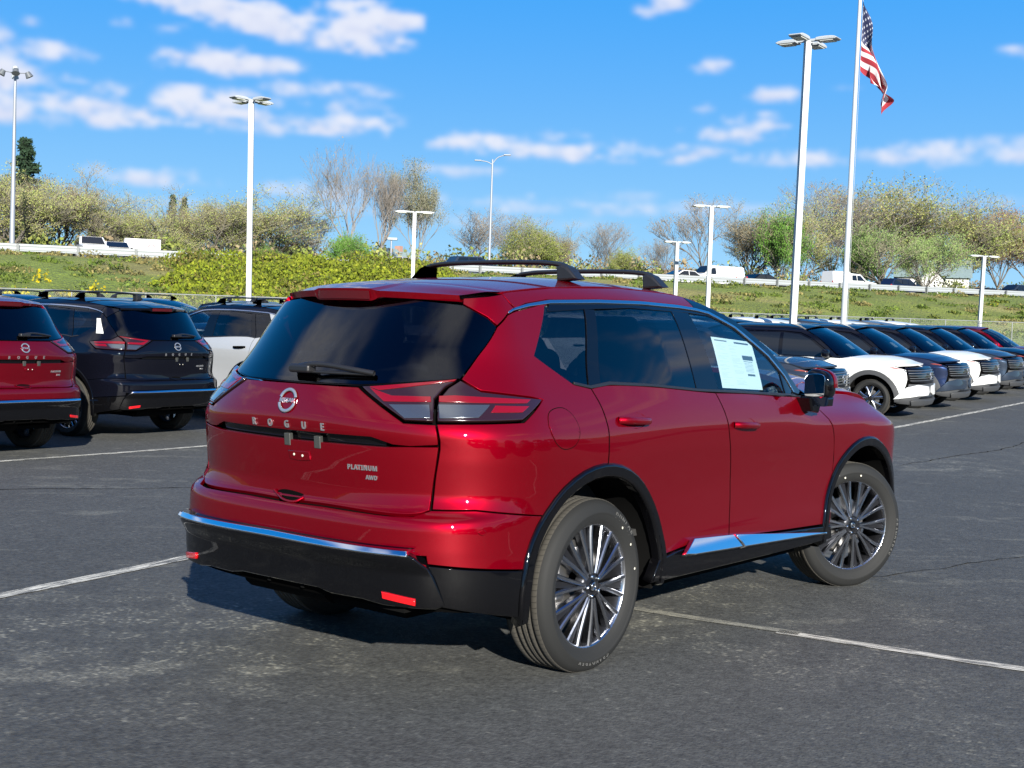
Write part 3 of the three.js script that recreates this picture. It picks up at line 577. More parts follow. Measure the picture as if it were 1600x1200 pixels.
// s: 0 rear centre .. 1 rear corner end (x = XR) .. 1 + (XF - XR) .. +1 front centre ; sign mirrors
const SF = 1 + XF - XR;
function bodyF(s, y, out = 0) {
  const g = s < 0 ? -1 : 1; s = Math.abs(s);
  let x, z;
  if (s < 1) {
    const th = (1 - s) * Math.PI / 2, c = Math.cos(th), q = Math.sin(th), n = rearN(y), r = Math.pow(Math.pow(Math.abs(c), n) + Math.pow(Math.abs(q), n), -1 / n);
    x = XR - (XR - rearProfile(y)) * q * r; z = sideZ(x, y) * c * r;
  } else if (s > SF) {
    const th = (s - SF) * Math.PI / 2, c = Math.cos(th), q = Math.sin(th), n = 2.9, r = Math.pow(Math.pow(Math.abs(c), n) + Math.pow(Math.abs(q), n), -1 / n);
    x = XF + (frontProfile(y) - XF) * q * r; z = sideZ(x, y) * c * r;
  } else { x = XR + s - 1; z = sideZ(x, y); }
  return [x, y, g * z];
}
// ---------------------------------------------------------------- materials of the cars
const flake = noiseTexture(256, (u, v) => vnoise(u * 128, v * 128, 128, 1), false, 6);
const paint = (c, metal = .45, rough = .38) => phys(c, rough, metal, { clearcoat: .8, clearcoatRoughness: .02, specularIntensity: 0 });
const M = {
  red: paint([.152, .0001, .0046], .60, .41), redDark: paint([.125, .0006, .006], .62, .42), black: paint([.0022, .0025, .005], .0, .3), white: paint([.50, .51, .505], 0, .4), slate: paint([.022, .032, .05], .4, .36), silver: paint([.33, .345, .36], .35, .42), navy: paint([.012, .02, .05], .5, .34), grey: paint([.11, .117, .125], .4, .36),
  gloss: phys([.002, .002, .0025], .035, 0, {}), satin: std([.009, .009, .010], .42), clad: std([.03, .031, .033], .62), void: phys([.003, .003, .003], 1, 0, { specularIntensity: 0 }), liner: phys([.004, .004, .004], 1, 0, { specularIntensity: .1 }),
  chrome: std([.80, .82, .84], .09, 1), satinChrome: std([.60, .62, .65], .22, 1), alloy: std([.46, .47, .50], .23, 1), alloyDark: std([.028, .029, .034], .32, .7), steel: std([.35, .34, .33], .45, 1), rubber: phys([.011, .0115, .0115], .75, 0, { specularIntensity: .6 }), 
  tint: phys([.055, .064, .078], .0, 0, { transmission: 1, thickness: 0, ior: 1.6 }), clearGlass: phys([.52, .60, .64], .0, 0, { transmission: 1, thickness: 0, ior: 1.52 }), mirror: std([.75, .78, .8], .02, 1),
  smoke: phys([.016, .006, .007], .12, 0, { clearcoat: 1, clearcoatRoughness: .02 }), lampRed: phys([.13, .0015, .004], .15, 0, { clearcoat: 1, clearcoatRoughness: .02 }), lampClear: phys([.17, .19, .21], .14, .85, { clearcoat: 1, clearcoatRoughness: .02 }), reflector: phys([.45, .005, .008], .2, 0, { clearcoat: 1 }),
  lampHousing: std([.03, .032, .029], .5), lampDull: phys([.05, .002, .004], .2, 0, { clearcoat: 1 }), badge: std([.40, .41, .43], .28, .8),
  seat: std([.012, .012, .013], .8), headliner: std([.22, .20, .165], .95), dash: std([.015, .015, .016], .7), skin: std([.02, .02, .02], .8),
};
const treadBump = noiseTexture(256, (u, v) => { const a = (v * 4) % 1, s = ((u * 8 + .35 * Math.sin(v * Math.PI * 2)) % 1); return (a < .10 ? 0 : 1) * (s < .14 ? .25 : 1); }, false, 12, 1);
M.tread = std([.034, .031, .025], .95, 0, { bumpMap: treadBump, bumpScale: .006 });

// ---------------------------------------------------------------- wheels (axle along z, outer face towards +z)
function tyreGeo(R, W, rim) {
  const p = [], h = W / 2, add = (r, z) => p.push(new THREE.Vector2(r, z));
  add(rim - .012, -h + .03); add(rim + .02, -h + .012); add(R - .06, -h); add(R - .025, -h + .008); add(R - .008, -h + .026); add(R - .003, -h + .045);
  const s = new THREE.LatheGeometry(p, 72);
  const q = [[rim - .012, h - .03], [rim + .004, h - .014], [rim + .010, h - .012], [rim + .018, h - .006], [rim + .035, h - .001], [R - .062, h], [R - .058, h + .003], [R - .05, h + .003], [R - .046, h - .001], [R - .025, h - .008], [R - .010, h - .022], [R - .004, h - .04]].map(a => new THREE.Vector2(...a));
  const s2 = new THREE.LatheGeometry(q.reverse(), 72);
  const g = merge([s, s2]); g.rotateX(Math.PI / 2); return g;
}
function treadGeo(R, W) {
  const p = [], h = W / 2 - .04, n = 4;
  p.push([R - .004, -h - .002]);
  for (let i = 0; i <= n; i++) { // ribs with grooves between them
    const a = -h + (2 * h) * i / (n + 1) + (i ? .006 : 0), b = -h + (2 * h) * (i + 1) / (n + 1) - (i < n ? .006 : 0);
    if (i) p.push([R - .009, a - .0015], [R, a]); else p.push([R, a]);
    p.push([R + .001, (a + b) / 2], [R, b]); if (i < n) p.push([R - .009, b + .0015]);
  }
  p.push([R - .004, h + .002]);
  const g = new THREE.LatheGeometry(p.map(a => new THREE.Vector2(...a)), 96); g.rotateX(Math.PI / 2); return g;
}
// one wedge-shaped spoke: from radius r0 to r1, centre angle bent from a0 to a1, widths w0 to w1, front depth z0 to z1
function spoke(r0, r1, a0, a1, w0, w1, z0, z1, depth, cham = .35) {
  const P = [], I = [], n = 6;
  for (let i = 0; i <= n; i++) {
    const t = i / n, r = lerp(r0, r1, t), a = lerp(a0, a1, t), w = lerp(w0, w1, Math.pow(t, .8)) / 2, z = lerp(z0, z1, sst(0, 1, t)), c = Math.cos(a), s = Math.sin(a);
    for (const [o, d] of [[-w, -depth], [-w, -.006], [-w * cham, 0], [w * cham, 0], [w, -.006], [w, -depth]]) P.push(r * c - o * s, r * s + o * c, z + d);
  }
  for (let i = 0; i < n; i++) for (let k = 0; k < 5; k++) { const a = i * 6 + k, b = a + 6; I.push(a, a + 1, b + 1, a, b + 1, b); }
  for (const b of [0, n * 6]) I.push(b, b + 1, b + 2, b, b + 2, b + 3, b, b + 3, b + 4, b, b + 4, b + 5);
  let g = geoFrom(P, null, I); g = g.toNonIndexed(); g.computeVertexNormals(); return g;
}
const WHEEL = {};
{
  const R = .275, zf = .0; // rim face at z = 0
  const faces = [], darks = [];
  for (let k = 0; k < 10; k++) {
    const a = k * Math.PI / 5 + Math.PI / 2;
    for (const s of [-1, 1]) {
      faces.push(spoke(.055, R - .010, a + s * .085, a + s * .158, .015, .021, .008, -.003, .034, .55));
    }
    darks.push(spoke(.05, R - .015, a, a, .022, .034, -.012, -.022, .02, .8));
  }
  WHEEL.spokes = merge(faces); WHEEL.webs = merge(darks);
  const L = a => { const g = new THREE.LatheGeometry(a.map(p => new THREE.Vector2(...p)), 80); g.rotateX(Math.PI / 2); return g; };
  WHEEL.lip = L([[R - .022, -.02], [R - .018, -.006], [R - .010, .000], [R - .002, .001], [R + .001, -.005], [R + .001, -.014]]);
  WHEEL.barrel = L([[R - .004, -.012], [R - .022, -.02], [R - .028, -.06], [R - .034, -.15], [R - .01, -.185]]);
  WHEEL.hub = merge([L([[.0001, .004], [.03, .004], [.05, -.002], [.064, -.012], [.072, -.04]])]);
  WHEEL.cap = L([[.0001, .010], [.022, .009], [.027, .006], [.028, .0]]);
  WHEEL.capMark = merge([new THREE.TorusGeometry(.014, .0026, 6, 24).translate(0, 0, .0105), box(.04, .007, .003, 0, 0, .0115)]);
  WHEEL.capMark.rotateZ(.9);
  WHEEL.nut = merge([new THREE.CylinderGeometry(.0085, .0105, .022, 6).rotateX(Math.PI / 2), new THREE.SphereGeometry(.0085, 8, 5).translate(0, 0, .011)]);
  WHEEL.disc = L([[.06, -.085], [.155, -.085], [.158, -.09], [.158, -.11], [.06, -.11]]);
  WHEEL.caliper = rbox(.07, .17, .07, .015, -.135, .05, -.09, 0, 0, -.3);
  WHEEL.tyre = tyreGeo(.3705, .235, .270); WHEEL.tyre.translate(0, 0, -.094);
  WHEEL.tread = treadGeo(.3705, .235); WHEEL.tread.translate(0, 0, -.094);
  WHEEL.back = L([[.0001, -.13], [.2, -.13]]);
  const txt = [];
  const write = (word, mid, r, size) => { const n = word.length; [...word].forEach((ch, i) => { const a = mid - (i - (n - 1) / 2) * size * 1.12 / r, g = letters(ch, size, .0012); g.rotateZ(a - Math.PI / 2); g.translate(r * Math.cos(a), r * Math.sin(a), .0235); txt.push(g); }); };
  write('DUNLOP', .72, .322, .026); write('GRANDTREK', -1.75, .322, .023);
  WHEEL.text = merge(txt);
  const dots = [[-.06, .30], [.04, .305], [.13, .302]].map(a => new THREE.CircleGeometry(.006, 10).rotateZ(0).translate(.297 * Math.cos(a[0] * 4 + .2), .297 * Math.sin(a[0] * 4 + .2), .0248));
  WHEEL.dots = dots;
}
const sidewallText = std([.06, .06, .057], .7), dotPaint = std([.45, .43, .36], .6);
function makeWheel(parent, x, z, side, steer = 0, y = .3675, detail = true, spin = 0) {
  const w = new THREE.Group(); w.name = 'wheel'; parent.add(w); w.position.set(x, y, z * side); w.rotation.set(0, side > 0 ? -steer : Math.PI - steer, 0);
  w.rotation.order = 'YXZ'; w.rotation.z = spin;
  part('tyre', WHEEL.tyre, M.rubber, w); part('tread', WHEEL.tread, M.tread, w); part('spokes', WHEEL.spokes, M.alloy, w); part('spoke_webs', WHEEL.webs, M.alloyDark, w);
  part('rim_lip', WHEEL.lip, M.alloy, w); part('rim_barrel', WHEEL.barrel, M.alloyDark, w); part('hub', WHEEL.hub, M.alloyDark, w); part('centre_cap', WHEEL.cap, M.gloss, w); part('brake_disc', WHEEL.disc, M.steel, w);
  if (detail) {
    part('cap_emblem', WHEEL.capMark, M.chrome, w); part('brake_caliper', WHEEL.caliper, M.steel, w); part('sidewall_lettering', WHEEL.text, sidewallText, w); WHEEL.dots.forEach(d => part('paint_dot', d, dotPaint, w));
    for (let k = 0; k < 5; k++) { const a = k * 1.2566 + .5, n = part('wheel_nut', WHEEL.nut, M.chrome, w); n.position.set(.044 * Math.cos(a), .044 * Math.sin(a), -.002); }
  }
  return w;
}

// ---------------------------------------------------------------- the five-seat SUV, panel by panel
const sx = x => x - XR + 1, mir = p => p.map(q => [-q[0], q[1], q[2]]);
const AR = { x: -.04, r: .50 }, AF = { x: 2.665, r: .505 }; // wheel arches in the sheet metal
// loft between a right-hand edge curve E(v) and its mirror image, crowned by up(v) and bowed by fwd(v)
const loft = (E, up, fwd, e = 2) => (t, v) => { const p = E(v), k = 1 - Math.pow(Math.abs(t), e); return [p[0] + fwd(v) * k, p[1] + up(v) * k, p[2] * t]; };
const roofEdge = spl([[-.75, 1.552], [-.4, 1.592], [0, 1.634], [.5, 1.657], [.9, 1.652], [1.2, 1.612], [1.4, 1.57]]);
const roofF = loft(v => bodyF(sx(v), roofEdge(v)), v => .045 - .012 * sst(.4, -.7, v), v => .13 * sst(.3, 1.3, v) - .10 * sst(.1, -.5, v), 2.4);
const pillarLine = spl([[1.16, 1.615], [1.42, 1.538], [1.70, 1.404], [1.93, 1.235], [2.04, 1.145]]); // outer edge of the windscreen
const wsX = v => lerp(1.16, 2.04, v);
const screenF = loft(v => bodyF(sx(wsX(v)), pillarLine(wsX(v))), v => .02 + .03 * (1 - v), v => .17 + .16 * v, 2.2);
const hoodF = loft(v => bodyF(sx(v), beltLine(v)), v => lerp(.115, .06, sst(2.3, 3.3, v)), v => lerp(.32, .12, sst(2.0, 3.3, v)), 2.3);
const CARGEO = {};
function carGeo(key, make) { return CARGEO[key] ??= make(); }
function makeSuv(name, label, category, group, colour, o = {}) {
  const T = thing(name, label, category, group), C = colour, roofM = o.roof ?? C;
  const P = (nm, key, mat, make, parent = T) => part(nm, carGeo(key, make), mat, parent);
  const both = (nm, key, mat, pts, opt, parent) => [1, -1].map(s => P(nm, key + s, mat, () => panel(opt?.F ?? bodyF, s > 0 ? pts : mir(pts), opt), parent));
  const sillF = (s, y) => { const p = bodyF(s, y); return [p[0], p[1], p[2] + Math.sign(s) * (.012 + .05 * clamp((.525 - y) / .10, 0, 1.2))]; };
  const aR = (a0, a1, r = AR.r, n = 18) => arc(sx(AR.x), .37, r, a0, a1, n), aF = (a0, a1, r = AF.r, n = 18) => arc(sx(AF.x), .37, r, a0, a1, n);
  const backLine = [[.466, .740], [.482, .883], [.495, 1.006], [.497, 1.077]];
  const lampGap = [[.500, 1.10], [.517, 1.160], [.563, 1.209], [.611, 1.239]];
  const glassGap = [[.613, 1.241], [.70, 1.335], [.765, 1.40], [.815, 1.452]];
  const K = p => corners(p);
  // --- structure under the panels
  P('inner_shell', 'shell', M.void, () => { // closes the gaps between panels, with holes at the wheels
    const half = [[0, .34], [sx(-.48), .34], ...aR(176, 4, .47).map(q => [q[0], q[1]]), [sx(.45), .34], [sx(2.2), .34], ...aF(176, 4, .475).map(q => [q[0], q[1]]), [sx(3.17), .34], [SF + 1, .34], [SF + 1, .92], [sx(3.1), 1.0], [sx(2.6), 1.06], [sx(2.0), 1.10], [sx(1.6), 1.12], [sx(-.1), 1.14], [.7, 1.14], [0, 1.14]];
    return merge([1, -1].map(s => panel(bodyF, K(s > 0 ? half : mir(half)), { out: -.03, gap: 0, hem: 0, step: .07 })));
  });
  P('floor_pan', 'floor', M.liner, () => merge([box(1.75, .05, 1.30, 1.33, .27, 0), box(4.1, .04, .95, 1.3, .30, 0), box(.5, .10, 1.0, -.58, .41, 0), box(.55, .16, 1.0, 3.2, .36, 0), bar([-.72, .36, -.45], [-.72, .36, .05], .09, .09, 14), bar([0, .37, -.75], [0, .37, .75], .04), bar([2.7, .37, -.75], [2.7, .37, .75], .04), box(.10, .03, .22, -.86, .362, .50), box(1.66, .08, .03, 1.33, .30, .72), box(1.66, .08, .03, 1.33, .30, -.72)]));
  [1, -1].forEach(s => [AR, AF].forEach((A, i) => P('wheel_arch_liner', 'well' + i + s, M.liner, () => {
    const d = new THREE.CircleGeometry(A.r - .02, 30, 0, Math.PI); d.translate(A.x, .37, s * .53);
    const q = new THREE.CylinderGeometry(A.r - .02, A.r - .02, .36, 30, 1, true, Math.PI / 2, Math.PI); q.rotateX(Math.PI / 2); q.translate(A.x, .37, s * .70);
    const skirts = [-1, 1].map(e => box(.02, .08, .34, A.x + e * (A.r - .02), .34, s * .70));
    return merge([q, d, ...skirts]);
  })));
  // --- cabin: what shows through the glass
  if (o.cabin !== false) {
    P('headliner', 'head', M.headliner, () => panel((t, v) => { const p = roofF(t, v); return [p[0], p[1] - .035, p[2] * .97]; }, K([[-1, -.5], [1, -.5], [1, 1.15], [-1, 1.15]]), { hem: 0, step: .1 }));
    P('cabin_floor', 'cfloor', M.skin, () => merge([box(2.9, .03, 1.6, .75, .55, 0), box(.75, .02, 1.0, -.36, .80, 0), box(.03, .5, 1.5, 1.95, .85, 0)]));
    P('dashboard', 'dash', M.dash, () => merge([rbox(.45, .22, 1.5, .06, 1.82, 1.02, 0), rbox(.30, .10, .32, .03, 1.66, 1.08, -.38)]));
    P('steering_wheel', 'steer', M.dash, () => { const g = new THREE.TorusGeometry(.185, .017, 8, 28); g.rotateY(Math.PI / 2); g.rotateZ(.4); g.translate(1.42, 1.06, -.38); return g; });
    for (const [x, z, w] of [[.95, .37, .5], [.95, -.37, .5], [.05, .36, .56], [.05, -.36, .56]]) P('seat', 'seat' + x + z, M.seat, () => merge([rbox(.52, .18, w, .06, x + .28, .72, z), rbox(.16, .66, w * .96, .06, x - .02, 1.04, z, 0, 0, .22), rbox(.10, .18, .27, .04, x - .15, 1.44, z, 0, 0, .2)]));
  }
  // --- sheet metal
  both('quarter_panel', 'quarter', C, outline([...K([[.470, .7445], [.60, .7475], [.83, .7195], [.944, .7065]]), ...aR(137, 88), ...K([[1.328, .951]]), [1.326, 1.015], [1.323, 1.131], ...K([[1.307, 1.207]]), ...K([[1.207, 1.224]]), ...K([[1.038, 1.338], [1.208, 1.545], [1.262, 1.5635], [1.10, 1.537], [.925, 1.502], [.818, 1.452], ...glassGap.slice(1, 3).reverse(), [.616, 1.241]]), ...K([[.682, 1.199], [.906, 1.176], [.962, 1.166], [.806, 1.083], [.498, 1.073], [.495, 1.006], [.482, .883]])]));
  both('rear_door', 'rdoor', C, outline([...K([[1.328, .951]]), [1.326, 1.015], [1.323, 1.131], ...K([[1.307, 1.207]]), [1.445, 1.221], [1.75, 1.212], [2.131, 1.187], ...K([[2.292, 1.178]]), [2.342, 1.073], [2.375, .973], [2.421, .845], [2.442, .70], [2.440, .593], ...K([[2.424, .470], [2.05, .475], [1.80, .452]]), ...aR(9, 88)]));
  both('front_door', 'fdoor', C, outline([...K([[2.424, .470]]), [2.440, .593], [2.442, .70], [2.421, .845], [2.375, .973], [2.342, 1.073], ...K([[2.292, 1.178]]), [2.60, 1.170], [3.0, 1.152], ...K([[3.24, 1.142]]), [3.38, 1.10], [3.50, 1.02], [3.56, .94], [3.598, .80], [3.60, .6], ...K([[3.585, .43], [3.0, .448]])]));
  both('fender', 'fender', C, outline([...K([[3.24, 1.142]]), [3.38, 1.10], [3.50, 1.02], [3.56, .94], [3.598, .80], ...aF(150, 12).map(q => [q[0], q[1], 1]), ...K([[4.62, .62], [4.55, .75]]), ...K([[4.55, 1.01], [4.45, 1.045], [4.28, 1.105], [4.0, 1.142], [3.7, 1.152], [3.4, 1.146]])]));
  const dh = [[0, .728], [.155, .731], [.362, .727], [.429, .731]];
  P('tailgate', 'gateLow', C, () => { const h = outline([[.0, .724, 1], [.155, .727], [.362, .723], [.43, .728], ...K([[.466, .742]]), [.482, .883], [.488, .95], ...K([[.492, .985], [.40, .980], [.335, .974], [0, .970]])]); return panel(bodyF, [...mir(h).reverse(), ...h].map(q => [q[0], q[1]]), { step: .03 }); });
  P('tailgate_upper_panel', 'gateUp', C, () => { const h = outline([...K([[0, 1.004], [.30, 1.006], [.36, .982], [.41, .980], [.492, .990], [.498, 1.070], [.404, 1.071], [.262, 1.197], [0, 1.197]])]); return panel(bodyF, [...mir(h).reverse(), ...h], { step: .03, hem: .05 }); });
  P('plate_recess_shade', 'recess', M.gloss, () => panel(bodyF, K([[-.33, .945], [.33, .945], [.34, 1.015], [-.34, 1.015]]), { out: -.028, hem: 0 }));  // coloured black to stand in for the shadow under the tailgate crease
  P('rear_bumper', 'rbumper', C, () => { const h = [...K([[0, .719], [.155, .722], [.362, .718], [.43, .723], [.468, .744], [.60, .748], [.83, .720], [.944, .707]]), ...aR(137, 164), ...K([[.80, .510], [.478, .545], [.476, .575], [0, .575]])]; return panel(bodyF, [...mir(h).reverse(), ...h], { step: .03, stepB: .02 }); });
  // --- black lower trim and bright strips
  both('bumper_side_trim', 'btrim', M.gloss, outline([...K([[.466, .543], [.80, .508]]), ...aR(165, 187, .50), ...K([[.806, .315], [.502, .385], [.44, .395]])]), { out: .002 });
  P('bumper_centre_trim', 'bcentre', M.gloss, () => { const h = K([[0, .398], [.15, .398], [.20, .385], [.30, .385], [.36, .372], [.50, .372], [.53, .390], [.512, .45], [.492, .53], [.468, .578], [.452, .587], [0, .588]]); return panel((s, y) => { const p = bodyF(s, y), k = .02 * sst(.56, .44, Math.abs(s)); return [p[0] - k - .03 * sst(.50, .57, y), p[1], p[2] * (1 + k * .8)]; }, [...mir(h).reverse(), ...h], { step: .03, stepB: .02, hem: .06, round: .008 }); });
  P('bumper_chrome_strip', 'bchrome', M.chrome, () => { const h = K([[0, .583], [.455, .579], [.449, .606], [0, .613]]); return panel((s, y) => { const p = bodyF(s, y); const k = (y - .581) / .030; return [p[0] - .064 + .020 * k, p[1], p[2] * 1.02]; }, [...mir(h).reverse(), ...h], { step: .02, stepB: .01, hem: .05, round: .005 }); });
  P('bumper_sill', 'bsill', M.gloss, () => { // closes the step above the bright strip
    const pts = []; for (let i = -24; i <= 24; i++) pts.push(i / 24 * .448);
    const A = [], I = []; for (const s of pts) { const a = bodyF(s, .607), b = bodyF(s, .602); A.push(a[0] - .02, .610, a[2] * 1.018, b[0] + .01, .602, b[2]); }
    for (let i = 0; i < 48; i++) { const k = i * 2; I.push(k, k + 1, k + 3, k, k + 3, k + 2); } return geoFrom(A, null, I);
  });
  P('bumper_valance', 'valance', M.liner, () => merge([rbox(.08, .05, 1.0, .02, -.90, .405, 0), ...[-.3, -.1, .1, .3].map(z => rbox(.05, .05, .02, .006, -.945, .40, z))]));
  both('rear_reflector', 'reflect', M.reflector, K([[.362, .407], [.452, .390], [.450, .421], [.360, .438]]), { out: .030, step: .02 });
  const ring = (A, a0, a1, ri, ro) => [...arc(sx(A.x), .37, ro, a0, a1, 26), ...arc(sx(A.x), .37, ri, a1, a0, 26)];
  both('rear_arch_cladding', 'archR', M.gloss, ring(AR, -6, 190, .468, .530), { out: .018, round: .016, hem: .05, gap: 0 });
  both('front_arch_cladding', 'archF', M.gloss, ring(AF, -8, 186, .472, .536), { out: .018, round: .016, hem: .05, gap: 0 });
  both('sill', 'sill', M.gloss, K([[1.77, .44], [1.90, .462], [2.05, .47], [2.424, .465], [3.58, .425], [3.62, .34], [3.1, .335], [1.72, .335]]), { out: .012, round: .008, hem: .05 });
  both('sill_chrome', 'sillc', M.chrome, K([[1.915, .449], [2.04, .508], [2.40, .492], [2.45, .425], [2.0, .437]]), { F: sillF, out: .012, round: .005, hem: .03 });
  both('sill_chrome', 'sillc2', M.chrome, K([[2.413, .491], [3.379, .411], [3.379, .400], [2.463, .424]]), { F: sillF, out: .012, round: .005, hem: .03 });
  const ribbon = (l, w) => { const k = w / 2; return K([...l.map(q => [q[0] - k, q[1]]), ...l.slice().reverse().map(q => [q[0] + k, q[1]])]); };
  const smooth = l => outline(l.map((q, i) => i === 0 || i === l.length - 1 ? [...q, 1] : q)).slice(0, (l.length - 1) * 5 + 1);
  both('door_gap_shade', 'gapShadeR', M.void, ribbon(smooth([[1.328, .88], [1.328, .951], [1.326, 1.015], [1.323, 1.131], [1.307, 1.206]]), .0045), { out: .0006, gap: 0, hem: 0, step: .02 });  // black ribbons laid over the door gaps stand in for their shade
  both('door_gap_shade', 'gapShadeM', M.void, ribbon(smooth([[2.424, .472], [2.440, .593], [2.442, .70], [2.421, .845], [2.375, .973], [2.342, 1.073], [2.292, 1.178]]), .0045), { out: .0006, gap: 0, hem: 0, step: .02 });
  both('door_gap_shade', 'gapShadeF', M.void, ribbon(smooth([[3.600, .72], [3.598, .80], [3.56, .94], [3.50, 1.02], [3.38, 1.10], [3.24, 1.141]]), .0045), { out: .0006, gap: 0, hem: 0, step: .02 });
  // --- glass
  P('rear_window', 'rwin', M.tint, () => { const h = [[0, 1.203], [.266, 1.206], [.435, 1.224], [.606, 1.2425], ...glassGap, [.76, 1.485], [.615, 1.535], [.35, 1.552], [0, 1.555]]; return panel(bodyF, K([...mir(h).reverse(), ...h]), { hem: 0, out: -.003 }); });
  both('rear_window_border', 'rwb', M.gloss, K([...[[.607, 1.243], ...glassGap.slice(1), [.76, 1.485], [.625, 1.535]], [.575, 1.53], [.59, 1.45], [.56, 1.33], [.52, 1.27]]), { out: -.006, hem: 0 });
  P('rear_window_border', 'rwb0', M.gloss, () => { const h = [[0, 1.200], [.266, 1.203], [.435, 1.221], [.603, 1.240], [.56, 1.252], [.40, 1.243], [.25, 1.228], [0, 1.224]]; return panel(bodyF, K([...mir(h).reverse(), ...h]), { out: -.0065, hem: 0 }); });
  P('rear_window_border', 'rwb1', M.gloss, () => { const h = [[0, 1.522], [.40, 1.517], [.60, 1.503], [.70, 1.485], [.625, 1.54], [.35, 1.556], [0, 1.558]]; return panel(bodyF, K([...mir(h).reverse(), ...h]), { out: .001, hem: 0 }); });  // top strip coloured black for the shade under the spoiler lip
  both('quarter_window', 'qwin', M.tint, K([[1.025, 1.338], [1.205, 1.222], [1.296, 1.214], [1.459, 1.550], [1.19, 1.55]]), { out: -.004, hem: .004 });
  both('rear_door_window', 'dwinR', M.tint, K([[1.385, 1.226], [1.445, 1.226], [1.75, 1.214], [2.125, 1.190], [2.146, 1.562], [1.80, 1.564], [1.52, 1.545]]), { out: -.004, hem: .004 });
  const fw = both('front_door_window', 'dwinF', o.frontGlass ?? M.clearGlass, outline([...K([[2.332, 1.180], [3.211, 1.152]]), [3.14, 1.24], [3.009, 1.343], [2.717, 1.484], [2.60, 1.525], ...K([[2.478, 1.553], [2.302, 1.558]])]), { out: -.004, hem: .004 });
  both('pillar_trim', 'pillC', M.gloss, K([[1.296, 1.212], [1.388, 1.222], [1.53, 1.548], [1.456, 1.548]]), { out: -.001, hem: .01 });
  both('pillar_trim', 'pillB', M.gloss, K([[2.122, 1.187], [2.336, 1.176], [2.306, 1.560], [2.142, 1.564]]), { out: -.001, hem: .01 });
  both('belt_seal', 'seal', M.satin, K([[1.205, 1.222], [1.307, 1.205], [1.445, 1.219], [1.75, 1.210], [2.131, 1.185], [2.60, 1.168], [3.0, 1.150], [3.24, 1.140], [3.24, 1.155], [3.0, 1.165], [2.60, 1.182], [2.131, 1.199], [1.75, 1.224], [1.445, 1.235], [1.307, 1.219], [1.21, 1.234]]), { out: .004, gap: 0, round: .003, hem: .015 });
  both('window_trim', 'wtrim', M.satinChrome, K([[.928, 1.5035], [1.10, 1.5375], [1.25, 1.557], [1.58, 1.572], [1.903, 1.5785], [2.242, 1.574], [2.40, 1.567], [2.50, 1.556], [2.717, 1.492], [3.009, 1.351], [3.15, 1.246], [3.225, 1.158], [3.245, 1.158], [3.165, 1.252], [3.02, 1.362], [2.73, 1.504], [2.52, 1.570], [2.40, 1.583], [2.242, 1.592], [1.903, 1.596], [1.58, 1.589], [1.25, 1.573], [1.10, 1.551], [.93, 1.513]]), { out: .006, gap: 0, round: .003, hem: .015 });
  both('window_frame', 'wframe', M.gloss, K([[1.208, 1.524], [1.456, 1.543], [1.80, 1.562], [2.302, 1.557], [2.48, 1.551], [2.60, 1.523], [2.72, 1.481], [3.009, 1.340], [3.14, 1.238], [3.205, 1.155], [3.235, 1.155], [3.155, 1.249], [3.014, 1.357], [2.723, 1.499], [2.505, 1.565], [2.302, 1.585], [1.80, 1.590], [1.456, 1.580], [1.25, 1.566]]), { out: -.001, gap: 0, hem: .012 });
  both('mirror_sail', 'sail', M.gloss, K([[3.10, 1.150], [3.235, 1.143], [3.20, 1.20], [3.10, 1.275]]), { out: .001, hem: .01 });
  P('windscreen', 'wscreen', M.clearGlass, () => panel(screenF, K([[-.96, .03], [.96, .03], [.965, .97], [-.965, .97]]), { hem: 0, step: .08 }));
  P('cowl', 'cowl', M.satin, () => panel(loft(v => { const p = bodyF(sx(2.04), 1.145), q = bodyF(sx(2.10), 1.131); return [lerp(p[0], q[0], v), lerp(p[1], q[1], v) - .01, lerp(p[2], q[2], v)]; }, () => .02, v => lerp(.33, .34, v), 2.2), K([[-1, -.4], [1, -.4], [1, 1.2], [-1, 1.2]]), { hem: 0, step: .1, stepB: .4 }));
  // --- pillars, roof, hood
  both('a_pillar', 'apil', M.gloss, K([[2.52, 1.572], [2.73, 1.506], [3.02, 1.364], [3.168, 1.254], [3.245, 1.160], [3.39, 1.143], [3.28, 1.237], [3.05, 1.405], [2.77, 1.540], [2.51, 1.6165], [2.40, 1.640], [2.40, 1.585]]), { hem: .02 });
  both('roof_side', 'rside', roofM, K([[1.02, 1.529], [1.10, 1.553], [1.25, 1.575], [1.58, 1.591], [1.903, 1.598], [2.242, 1.594], [2.40, 1.585], [2.40, 1.641], [2.25, 1.651], [1.85, 1.656], [1.35, 1.633], [1.05, 1.601], [.965, 1.590]]), { hem: .02 });
  P('roof', 'roof', roofM, () => panel(roofF, K([[-.999, -.375], [.999, -.375], [.999, 1.145], [.9, 1.157], [.5, 1.157], [0, 1.157], [-.5, 1.157], [-.9, 1.157], [-.999, 1.145]]), { step: .06, hem: .01 }));
  P('windscreen_header', 'wshead', M.gloss, () => panel(loft(v => { const p = bodyF(sx(1.16), 1.612); return [p[0] + v * .05, p[1] - v * .012, p[2]]; }, () => .05, () => .135, 2.3), K([[-1, -.3], [1, -.3], [1, .9], [-1, .9]]), { hem: 0, step: .1, stepB: .3 }));
  P('hood', 'hood', C, () => panel(hoodF, K([[-.985, 2.09], [-.5, 2.09], [.5, 2.09], [.985, 2.09], [.985, 2.5], [.985, 2.95], [.98, 3.18], [.9, 3.28], [.6, 3.36], [0, 3.38], [-.6, 3.36], [-.9, 3.28], [-.98, 3.18], [-.985, 2.95], [-.985, 2.5]]), { step: .06, hem: .03, gap: .003 }));
